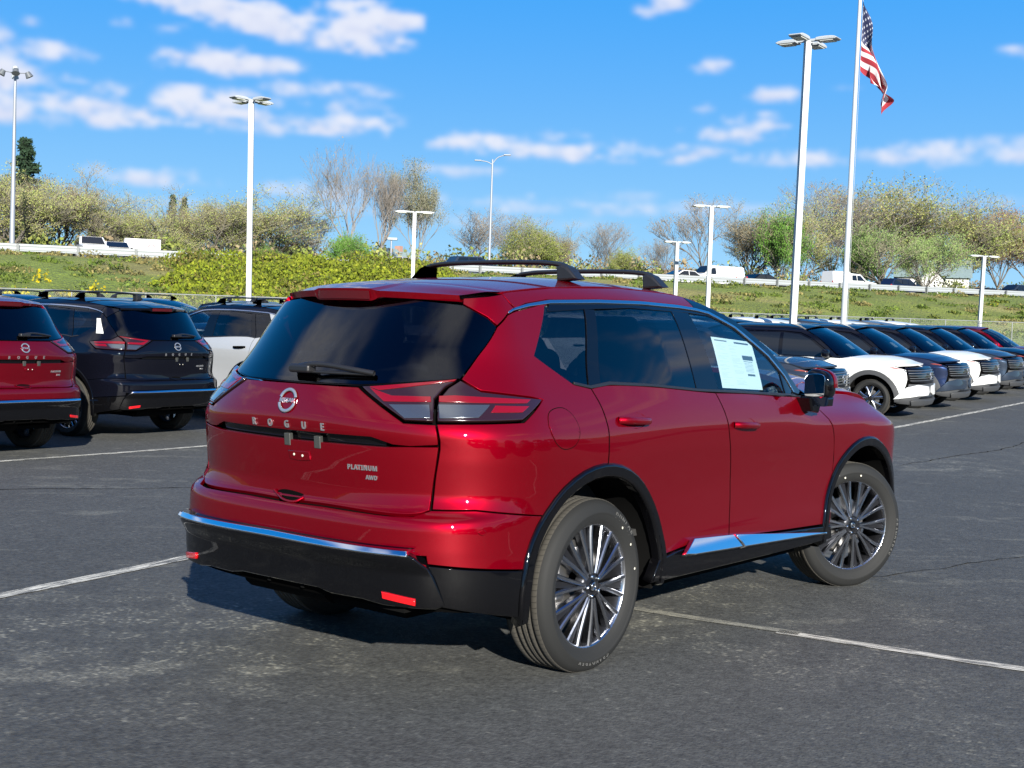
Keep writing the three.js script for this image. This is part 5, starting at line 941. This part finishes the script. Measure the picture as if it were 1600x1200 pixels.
// right-hand row of compact crossovers, noses towards the aisle
const KT = -.541, KO = [4.63, -25.26], KS = [1.65, -2.75];
const row = 'crossovers parked side by side in the right-hand row';
[
 [-1, .65, M.slate, M.slate, M.slate, 'slate grey crossover showing only its nose behind the red SUV door mirror'],
 [0, 0, M.white, M.black, M.white, 'white crossover with black roof, nearest whole car of the right-hand row'],
 [1, 0, M.navy, M.black, M.slate, 'dark blue black crossover between the two white ones in the right-hand row'],
 [2, 0, M.white, M.black, M.white, 'white crossover with black roof, second white one, between two dark ones'],
 [3, 0, M.slate, M.black, M.slate, 'dark slate crossover right of the second white one in the right-hand row'],
 [4, 0, M.black, M.black, M.gloss, 'black crossover at the right edge of the view behind the slate one'],
 [5, 0, M.redDark, M.redDark, M.redDark, 'dark red crossover at the right edge, its roof showing behind the black one'],
].forEach(([k, back, c, roof, blade, label]) => park(makeKicks('compact_crossover', label, row, c, { roof, blade }), KO[0] + KS[0] * k - .857 * back, KO[1] + KS[1] * k - .515 * back, KT));
// left-hand row of SUVs, tails towards the aisle
const RT = 2.551;
park(makeSuv('sport_utility_vehicle', 'black SUV seen from behind at left with a white paper in its window', 'car', null, M.black, { detail: false, cabin: true }), -4.9, -16.2, RT);
park(makeSuv('sport_utility_vehicle', 'dark red SUV cut off by the left edge, beside the black SUV', 'car', null, M.redDark, { detail: false, cabin: true }), -5.74, -13.51, RT);
park(makeSuv('sport_utility_vehicle', 'silver SUV with black roof standing behind the black SUV at left', 'car', null, M.silver, { detail: false, roof: M.black }), -3.2, -18.75, RT);
// second rows behind them, mostly roofs in view
const behindRow = 'SUVs of the back rows of which only roofs show';
function backCar(c, roof, x, z, turn, label, alone) { return park(makeSuv('sport_utility_vehicle', label, 'car', alone ? null : behindRow, c, { detail: false, roof, cabin: false }), x, z, turn); }
[[M.slate, -9.7, -23.6, 'slate blue SUV at the far left, roof and rack above the dark red SUV'], [M.navy, -8.0, -26.2, 'navy SUV whose roof rack shows above the black SUV'], [M.black, -6.3, -28.9, 'black SUV in the second row behind the silver one'], [M.white, -4.6, -31.5, 'white SUV in the second row, right of the lamp behind the silver one']]
  .forEach(([c, x, z, l]) => backCar(c, c, x, z, RT + Math.PI, l, true));
const nose = [.857, .515];
[[0, M.white, 'white SUV with dark roof rack, first roof right of the red SUV pillar'], [1, M.white, 'white SUV with dark roof rack left of the tall white lamp pole'], [2, M.black, 'black SUV with roof rack directly right of the tall white lamp pole'], [3, M.white, 'white SUV with roof rack left of the flagpole foot'], [4, M.slate, 'slate SUV with roof rack just right of the flagpole foot'], [5, M.white, 'white SUV in the back row right of the flagpole, before the red roof'], [6, M.grey, 'grey SUV in the back row near the right edge of the view'], [7, M.white, 'white SUV in the back row, farthest at the right']]
  .forEach(([k, c, l]) => backCar(c, c, KO[0] + KS[0] * (k - .3) - nose[0] * 2.6, KO[1] + KS[1] * (k - .3) - nose[1] * 2.6, KT + Math.PI, l, true));
{ // paper in the black SUV's rear side window
  const bl = scene.children.find(o => o.userData.label && o.userData.label.startsWith('black SUV seen from behind'));
  part('window_paper', panel(bodyF, mir(corners([[.80, 1.262], [.92, 1.262], [1.02, 1.44], [.93, 1.44]])), { out: .004, hem: 0, gap: 0, step: .05 }), M.paper, bl);
}
// unseen SUVs added across the aisle so the red doors mirror something dark
{
  const h = hero.position, ux = [.6192, -.7852], uz = [.7852, .6192];
  [M.navy, M.navy, M.navy, M.navy, M.navy, M.navy].forEach((c, i) => { const lx = -6.5 + i * 3.3, lz = 12.2; park(makeSuv('sport_utility_vehicle', 'navy SUV added out of view to the right for reflections in the red doors', 'car', 'SUVs added out of view for reflections', c, { detail: false, cabin: false }), h.x + ux[0] * lx + uz[0] * lz, h.z + ux[1] * lx + uz[1] * lz, .9031 + Math.PI / 2); });
}
// ---------------------------------------------------------------- traffic on the highway
const tyreS = new THREE.CylinderGeometry(.34, .34, .24, 20).rotateX(Math.PI / 2), hubS = merge([new THREE.CylinderGeometry(.21, .21, .25, 16).rotateX(Math.PI / 2)]);
const BODY = {
  sedan: { L: 4.8, p: [[-2.35, .35], [-2.4, .75], [-2.3, .95], [-1.6, 1.0], [-.95, 1.42], [.35, 1.45], [1.25, 1.0], [2.1, .88], [2.38, .72], [2.4, .38]], belt: .95, win: [[[-1.45, 1.0], [-.88, 1.36], [-.25, 1.38], [-.25, 1.0]], [[-.18, 1.0], [-.18, 1.38], [.33, 1.38], [1.05, 1.0]]], w: 1.82, wx: [-1.42, 1.42] },
  suv: { L: 4.8, p: [[-2.3, .4], [-2.36, .95], [-2.25, 1.25], [-1.95, 1.70], [.2, 1.74], [1.0, 1.18], [2.1, 1.05], [2.36, .85], [2.38, .42]], belt: 1.12, win: [[[-2.05, 1.16], [-1.85, 1.60], [-1.0, 1.63], [-1.0, 1.16]], [[-.92, 1.16], [-.92, 1.63], [-.2, 1.64], [-.2, 1.16]], [[-.12, 1.16], [-.12, 1.64], [.18, 1.62], [.82, 1.16]]], w: 1.88, wx: [-1.42, 1.45] },
  van: { L: 5.6, p: [[-2.75, .45], [-2.8, 1.0], [-2.7, 2.05], [-2.5, 2.12], [1.2, 2.10], [1.95, 1.38], [2.65, 1.12], [2.78, .8], [2.78, .45]], belt: 1.3, win: [[[.75, 1.32], [.75, 1.88], [1.15, 1.88], [1.68, 1.32]]], w: 2.0, wx: [-1.7, 1.8] },
  crew: { L: 5.9, p: [[-2.9, .55], [-2.95, 1.0], [-2.9, 2.0], [-2.8, 2.05], [-.75, 2.05], [-.6, 1.92], [.65, 1.88], [1.35, 1.28], [2.75, 1.12], [2.92, .9], [2.92, .5]], belt: 1.2, win: [[[-.55, 1.24], [-.5, 1.74], [.05, 1.76], [.05, 1.24]], [[.13, 1.24], [.13, 1.76], [.6, 1.74], [1.12, 1.24]]], w: 2.0, wx: [-1.8, 1.85] },
};
function roadCar(kind, label, colour, px, q, turn, name = 'passing_car', category = 'car') {
  const B = BODY[kind], w = (q - 89.16) / (px * .497 - .868), x = px * w, z = -w, T = thing(name, label, category, 'vehicles on the highway', [x, roadH(ht(x, z)) + .02, z], Math.atan2(-HD[1], HD[0]) + turn);
  const pinch = (g, e = 0) => { const a = g.attributes.position; for (let i = 0; i < a.count; i++) { const y = a.getY(i), k = 1 - .17 * sst(B.belt, B.belt + .75, y), nx = 1 - .10 * sst(B.L * .3, B.L * .5, Math.abs(a.getX(i))); a.setZ(i, a.getZ(i) * k * nx); } g.computeVertexNormals(); return g; };
  part('body', pinch(slab(B.p, B.w, .07, 0, 3)), colour, T);
  B.win.forEach(p => [1, -1].forEach(s => { const g = slab(p, .02, .004, 0); g.translate(0, 0, s * (B.w / 2 - .002)); part('side_window', pinch(g), M.kwin, T); }));
  const ws = B.p.length - (kind === 'van' || kind === 'crew' ? 5 : 5); const a = B.p[ws], b = B.p[ws + 1];
  part('windscreen', pinch(slab([[a[0] + .06, a[1] - .04], [b[0] - .02, b[1] + .03], [b[0] + .03, b[1] + .04], [a[0] + .11, a[1] - .02]], B.w * .84, .004)), M.kwin, T);
  for (const s of [1, -1]) { part('headlight', rbox(.10, .14, .30, .03, B.L / 2 - .06, .78, s * B.w * .34), M.lampClear, T); part('tail_lamp', rbox(.08, .2, .16, .03, -B.L / 2 + .03, 1.0, s * B.w * .40), M.reflector, T); part('door_mirror', rbox(.1, .12, .16, .03, B.win.at(-1)[3][0] - .12, B.belt + .05, s * (B.w / 2 + .07)), M.gloss, T); }
  part('bumper', rbox(.12, .22, B.w * .9, .04, B.L / 2 - .02, .48, 0), M.clad, T);
  for (const wx of B.wx) for (const s of [1, -1]) { const W = part('wheel', tyreS, M.rubber, T); W.position.set(wx, .34, s * (B.w / 2 - .12)); part('rim', hubS, M.alloy, W); const lin = part('wheel_arch', new THREE.CylinderGeometry(.40, .40, .02, 20).rotateX(Math.PI / 2), M.liner, T); lin.position.set(wx, .36, s * (B.w / 2 + .001)); }
  return T;
}
const bx = px => (px - 800) / 2005.3;
roadCar('suv', 'white SUV on the highway, leftmost of the white vehicles at left', M.white, bx(137), -4, -1.62);
roadCar('sedan', 'white car on the highway between the white SUV and the white trailer', M.white, bx(176), -4, -1.70);
{ // small white cargo trailer
  const w = (-4.5 - 89.16) / (bx(217) * .497 - .868), x = bx(217) * w, T = thing('cargo_trailer', 'low white cargo trailer with a red curved mark on the highway at left', 'trailer', 'vehicles on the highway', [x, roadH(ht(x, -w)) + .02, -w], .32);
  part('cargo_box', rbox(2.5, 1.30, 3.4, .06, 0, 1.12, -1.0), std([.47, .47, .46], .6), T); part('chassis', merge([box(2.2, .12, 3.3, 0, .42, -1.0), bar([-.5, .42, .7], [0, .42, 1.6], .05), bar([.5, .42, .7], [0, .42, 1.6], .05)]), M.clad, T);
  for (const s of [-1, 1]) { const W = part('wheel', tyreS, M.rubber, T); W.rotation.y = Math.PI / 2; W.position.set(s * 1.12, .34, -1.4); part('fender', rbox(.3, .06, .9, .02, s * 1.18, .74, -1.4), M.white, T); }
  const c = document.createElement('canvas'); c.width = 256; c.height = 128; const g = c.getContext('2d'); g.fillStyle = '#d9d8d5'; g.fillRect(0, 0, 256, 128); g.strokeStyle = '#d8404a'; g.lineWidth = 20; g.beginPath(); g.arc(128, 120, 84, Math.PI * 1.15, Math.PI * 1.85); g.stroke(); g.fillStyle = '#dba0a0'; g.fillRect(70, 84, 116, 14);
  const t = new THREE.CanvasTexture(c); t.colorSpace = THREE.SRGBColorSpace; const sgn = new THREE.PlaneGeometry(.9, .5); sgn.translate(.62, 1.25, .705); part('mark', sgn, std([1, 1, 1], .6, 0, { map: t }), T);
}
roadCar('suv', 'dark SUV on the highway seen between the roof rack bars', M.slate, bx(735), -5, 0);
roadCar('sedan', 'silver car on the highway left of the roof rack behind the vine bank', M.silver, bx(620), -5, 0);
roadCar('sedan', 'white sedan on the highway in front of the tan house', M.white, bx(1058), -4, Math.PI);
roadCar('van', 'white van on the highway right of the white sedan', M.white, bx(1112), -6, Math.PI);
roadCar('sedan', 'black low car on the highway right of the white van', M.black, bx(1183), -4, 0);
roadCar('crew', 'white truck with a covered bed on the highway left of the flagpole', M.white, bx(1320), -4, 0, 'pickup_truck', 'truck');
roadCar('suv', 'navy blue SUV on the highway right of the flagpole', M.navy, bx(1403), -5, 0);
roadCar('suv', 'grey SUV on the highway near the right edge of the view', M.slate, bx(1577), -5, Math.PI);
roadCar('sedan', 'dark car half hidden by the guardrail at the right, left of the grey SUV', M.black, bx(1535), -9, 0);

// ---------------------------------------------------------------- lamps and masts
const white = std([.31, .335, .35], .45), concrete = std([.24, .235, .22], .95), lens = std([.55, .56, .52], .3), greyPole = std([.22, .24, .27], .5, .3);
function lotLamp(label, x, z, top, heads, turn, leanX = 0, wide = .2, hl = .72) {
  const y = groundH(x, z), h = top - y, T = thing('lot_lamp', label, 'lamp post', 'white lamp posts of the car lot', [x, y, z], turn); T.rotation.z = leanX;
  part('base', new THREE.CylinderGeometry(.32, .34, .8, 20).translate(0, .35, 0), concrete, T);
  part('pole', merge([slab([[-wide / 2, -wide / 2], [wide / 2, -wide / 2], [wide / 2, wide / 2], [-wide / 2, wide / 2]], h - .1, .015).rotateX(Math.PI / 2).translate(0, h / 2 + .05, 0)]), white, T);
  part('base_plate', rbox(.42, .03, .42, .01, 0, .77, 0), white, T); part('hand_hole_cover', rbox(.10, .22, .012, .005, 0, 1.25, wide / 2 + .004), greyPole, T);
  for (const [bx0, bz0] of [[-1, -1], [1, -1], [1, 1], [-1, 1]]) part('anchor_bolt', new THREE.CylinderGeometry(.018, .018, .09, 8).translate(bx0 * .16, .81, bz0 * .16), greyPole, T);
  for (let k = 0; k < heads; k++) {
    const a = heads === 2 ? k * Math.PI : k * Math.PI / 2 + Math.PI / 4, H = new THREE.Group(); H.name = 'lamp_head'; H.rotation.y = a; H.position.y = h; T.add(H);
    part('arm', rbox(.30, .07, .07, .02, .18, 0, 0), white, H);
    part('housing', slab(outline([[.26, -.05, 1], [.26, .02], [.40, .04], [.26 + hl * .75, .035], [.26 + hl, -.01], [.26 + hl - .05, -.05, 1]]), .34, .02), white, H);
    part('lens', rbox(hl * .62, .02, .28, .008, .26 + hl * .5, -.062, 0), lens, H);
  }
  return T;
}
lotLamp('white lamp post with four heads standing behind the silver SUV at left', -8.88, -43, 8.95, 4, .1, .012, .17, .56);
lotLamp('tall white lamp post with four heads, nearest one, left of the flagpole', 6.92, -32, 8.95, 4, .15, -.012, .15, .54);
lotLamp('short white lamp post with two heads above the left end of the roof rack', -4.96, -62, 7.2, 2, .1, 0, .17, .7);
lotLamp('white lamp post with two heads in the gap right of the roof rack', 10.2, -68, 8.6, 2, .1, 0, .2, .75);
lotLamp('small white lamp post with two heads in front of the tan house', 9.33, -75, 7.2, 2, .2, 0, .2, .55);
lotLamp('small white lamp post with two heads at far right by the fence', 28.93, -80, 7.36, 2, .1, -.02, .2, .7);
{
  const [x, z] = [-39.2, -100], y = groundH(x, z), h = 20.6 - y, T = thing('light_mast', 'very tall thin grey mast with floodlights at the left edge', 'light mast', null, [x, y, z]);
  part('pole', new THREE.CylinderGeometry(.09, .22, h, 12).translate(0, h / 2, 0), greyPole, T); part('ring', new THREE.TorusGeometry(.3, .05, 8, 20).rotateX(Math.PI / 2).translate(0, h - .2, 0), greyPole, T);
  for (let k = 0; k < 4; k++) { const a = k * 1.571 + .4, H = part('floodlight', merge([bar([.25, h - .2, 0], [.85, h - .15, 0], .03), new THREE.CylinderGeometry(.18, .30, .42, 12).rotateZ(.5).translate(.95, h - .25, 0)]), k === 1 ? white : std([.08, .09, .10], .5), T); H.rotation.y = a; }
  part('cap', new THREE.SphereGeometry(.24, 12, 8).translate(0, h + .12, 0), white, T);
}
{
  const [x, z] = [-2.62, -125], y = groundH(x, z), h = 18.4 - y, T = thing('street_lamp', 'tall thin grey highway lamp with two curved arms near the centre', 'street lamp', null, [x, y, z]);
  part('pole', new THREE.CylinderGeometry(.08, .16, h, 10).translate(0, h / 2, 0), greyPole, T);
  part('arm', tube([[0, h - .4, 0], [.5, h + .2, 0], [1.2, h + .45, 0]], .05, 12, 6), greyPole, T); part('arm', tube([[0, h - .5, 0], [-.5, h - .25, 0], [-1.2, h - .15, 0]], .05, 12, 6), greyPole, T);
  part('lamp_head', rbox(.7, .12, .28, .05, 1.4, h + .47, 0), greyPole, T); part('lamp_head', rbox(.7, .12, .28, .05, -1.4, h - .14, 0), greyPole, T);
}
{
  const [x, z] = [-11.5, -118], y = groundH(x, z), h = 9.9 - y, T = thing('street_lamp', 'small grey street lamp below the sparse pale tree, behind the highway', 'street lamp', null, [x, y, z]);
  part('pole', new THREE.CylinderGeometry(.07, .10, h, 10).translate(0, h / 2, 0), greyPole, T); part('lamp_head', rbox(.9, .22, .5, .06, .1, h, 0), white, T);
}
// ---------------------------------------------------------------- flagpole and flag
const FP = [9.72, -38];
{
  const y = lotH(FP[1]), h = 13.6, T = thing('flagpole', 'tall white flagpole right of the nearest tall lamp post', 'flagpole', null, [FP[0], y, FP[1]]); T.rotation.z = -.008;
  part('pole', new THREE.CylinderGeometry(.045, .095, h, 16).translate(0, h / 2, 0), std([.40, .42, .43], .3, .2), T); part('finial', new THREE.SphereGeometry(.11, 14, 10).translate(0, h + .08, 0), std([.8, .62, .25], .25, .9), T);
  part('foot_collar', new THREE.CylinderGeometry(.16, .26, .22, 16).translate(0, .1, 0), white, T); part('halyard', bar([.10, 1.3, .06], [.075, h - .3, .05], .006, .006, 4), white, T); part('cleat', rbox(.03, .2, .05, .01, .1, 1.3, .05), greyPole, T);
}
{
  const c = document.createElement('canvas'); c.width = 1216; c.height = 640; const g = c.getContext('2d');
  for (let i = 0; i < 13; i++) { g.fillStyle = i % 2 ? '#cfcdcd' : '#8e1526'; g.fillRect(0, i * 640 / 13, 1216, 640 / 13 + 1); }
  g.fillStyle = '#182148'; g.fillRect(0, 0, 486, 640 * 7 / 13); g.fillStyle = '#d4d4d4';
  const star = (x, y, r) => { g.beginPath(); for (let k = 0; k < 10; k++) { const a = -Math.PI / 2 + k * Math.PI / 5, q = k % 2 ? r * .4 : r; g[k ? 'lineTo' : 'moveTo'](x + q * Math.cos(a), y + q * Math.sin(a)); } g.closePath(); g.fill(); };
  for (let i = 0; i < 9; i++) for (let j = 0; j < (i % 2 ? 5 : 6); j++) star(486 / 12 * (1 + 2 * j + (i % 2)), 344.6 / 10 * (i + 1), 17);
  const t = new THREE.CanvasTexture(c); t.colorSpace = THREE.SRGBColorSpace;
  // limp cloth: hoist down the pole, fly end fallen almost straight down in folds
  const nu = 60, nv = 36, H = 2.1, W = 4.1, P = [], UV = [], I = [];
  for (let i = 0; i <= nu; i++) for (let j = 0; j <= nv; j++) {
    const u = i / nu, v = j / nv; // v 0 at the top
    const out = .12 + 1.12 * Math.pow(u, .8) * (.25 + .75 * Math.pow(v, 1.1)) * (1 - .55 * sst(.72, 1, u) * sst(.4, 1, v)), fold = .055 + .10 * u;
    const x = .06 + out * sst(0, .25, u) + fold * Math.sin(v * 9 + u * 5) * sst(0, .2, u) * .8, y = -v * H * (1 - .34 * u) - W * u * .60 * (1 - .22 * v) - .06 * Math.sin(u * 9 + v * 4), zz = .03 + fold * 1.6 * Math.cos(v * 10 - u * 7) * sst(0, .15, u) + .12 * Math.sin(u * 6 + v * 3) * u;
    P.push(x, y, zz); UV.push(u, 1 - v); if (i < nu && j < nv) { const a = i * (nv + 1) + j, b = a + nv + 1; I.push(a, a + 1, b + 1, a, b + 1, b); }
  }
  const m = part('flag', geoFrom(P, null, I, UV), phys([1, 1, 1], .85, 0, { map: t, transmission: .25, thickness: 0 }), scene); m.position.set(FP[0] + .10, 11.62, FP[1] + .02);
  m.userData = { label: 'American flag hanging limp in folds from the top of the flagpole', category: 'flag' };
}
// ---------------------------------------------------------------- markings on the lot
stripe('bay_line', [-8.5, 5.4], [-1.2, -9.2], .10, paintMat);
stripe('bay_line', [-9.6, -5.8], [2.2, -23.4], .10, paintMat);
stripe('bay_line', [2.1, -14.8], [22, -44.5], .11, paintMat);
stripe('bay_line', [.2, -6.98], [1.45, -6.24], .075, wornMat);
stripe('bay_line', [1.35, -6.27], [5.2, -3.98], .085, paintMat);
[[[1.6, -7.4], [4.6, -9.6], .010, 4], [[4.6, -15.2], [8.8, -20.6], .022, 9], [[-5.4, -10.2], [-2.2, -11.2], .02, 6]].forEach(c => crackLine(...c));
scene.traverse(o => { if (o.isMesh) { o.castShadow = true; o.receiveShadow = true; } });
renderer.render(scene, camera);
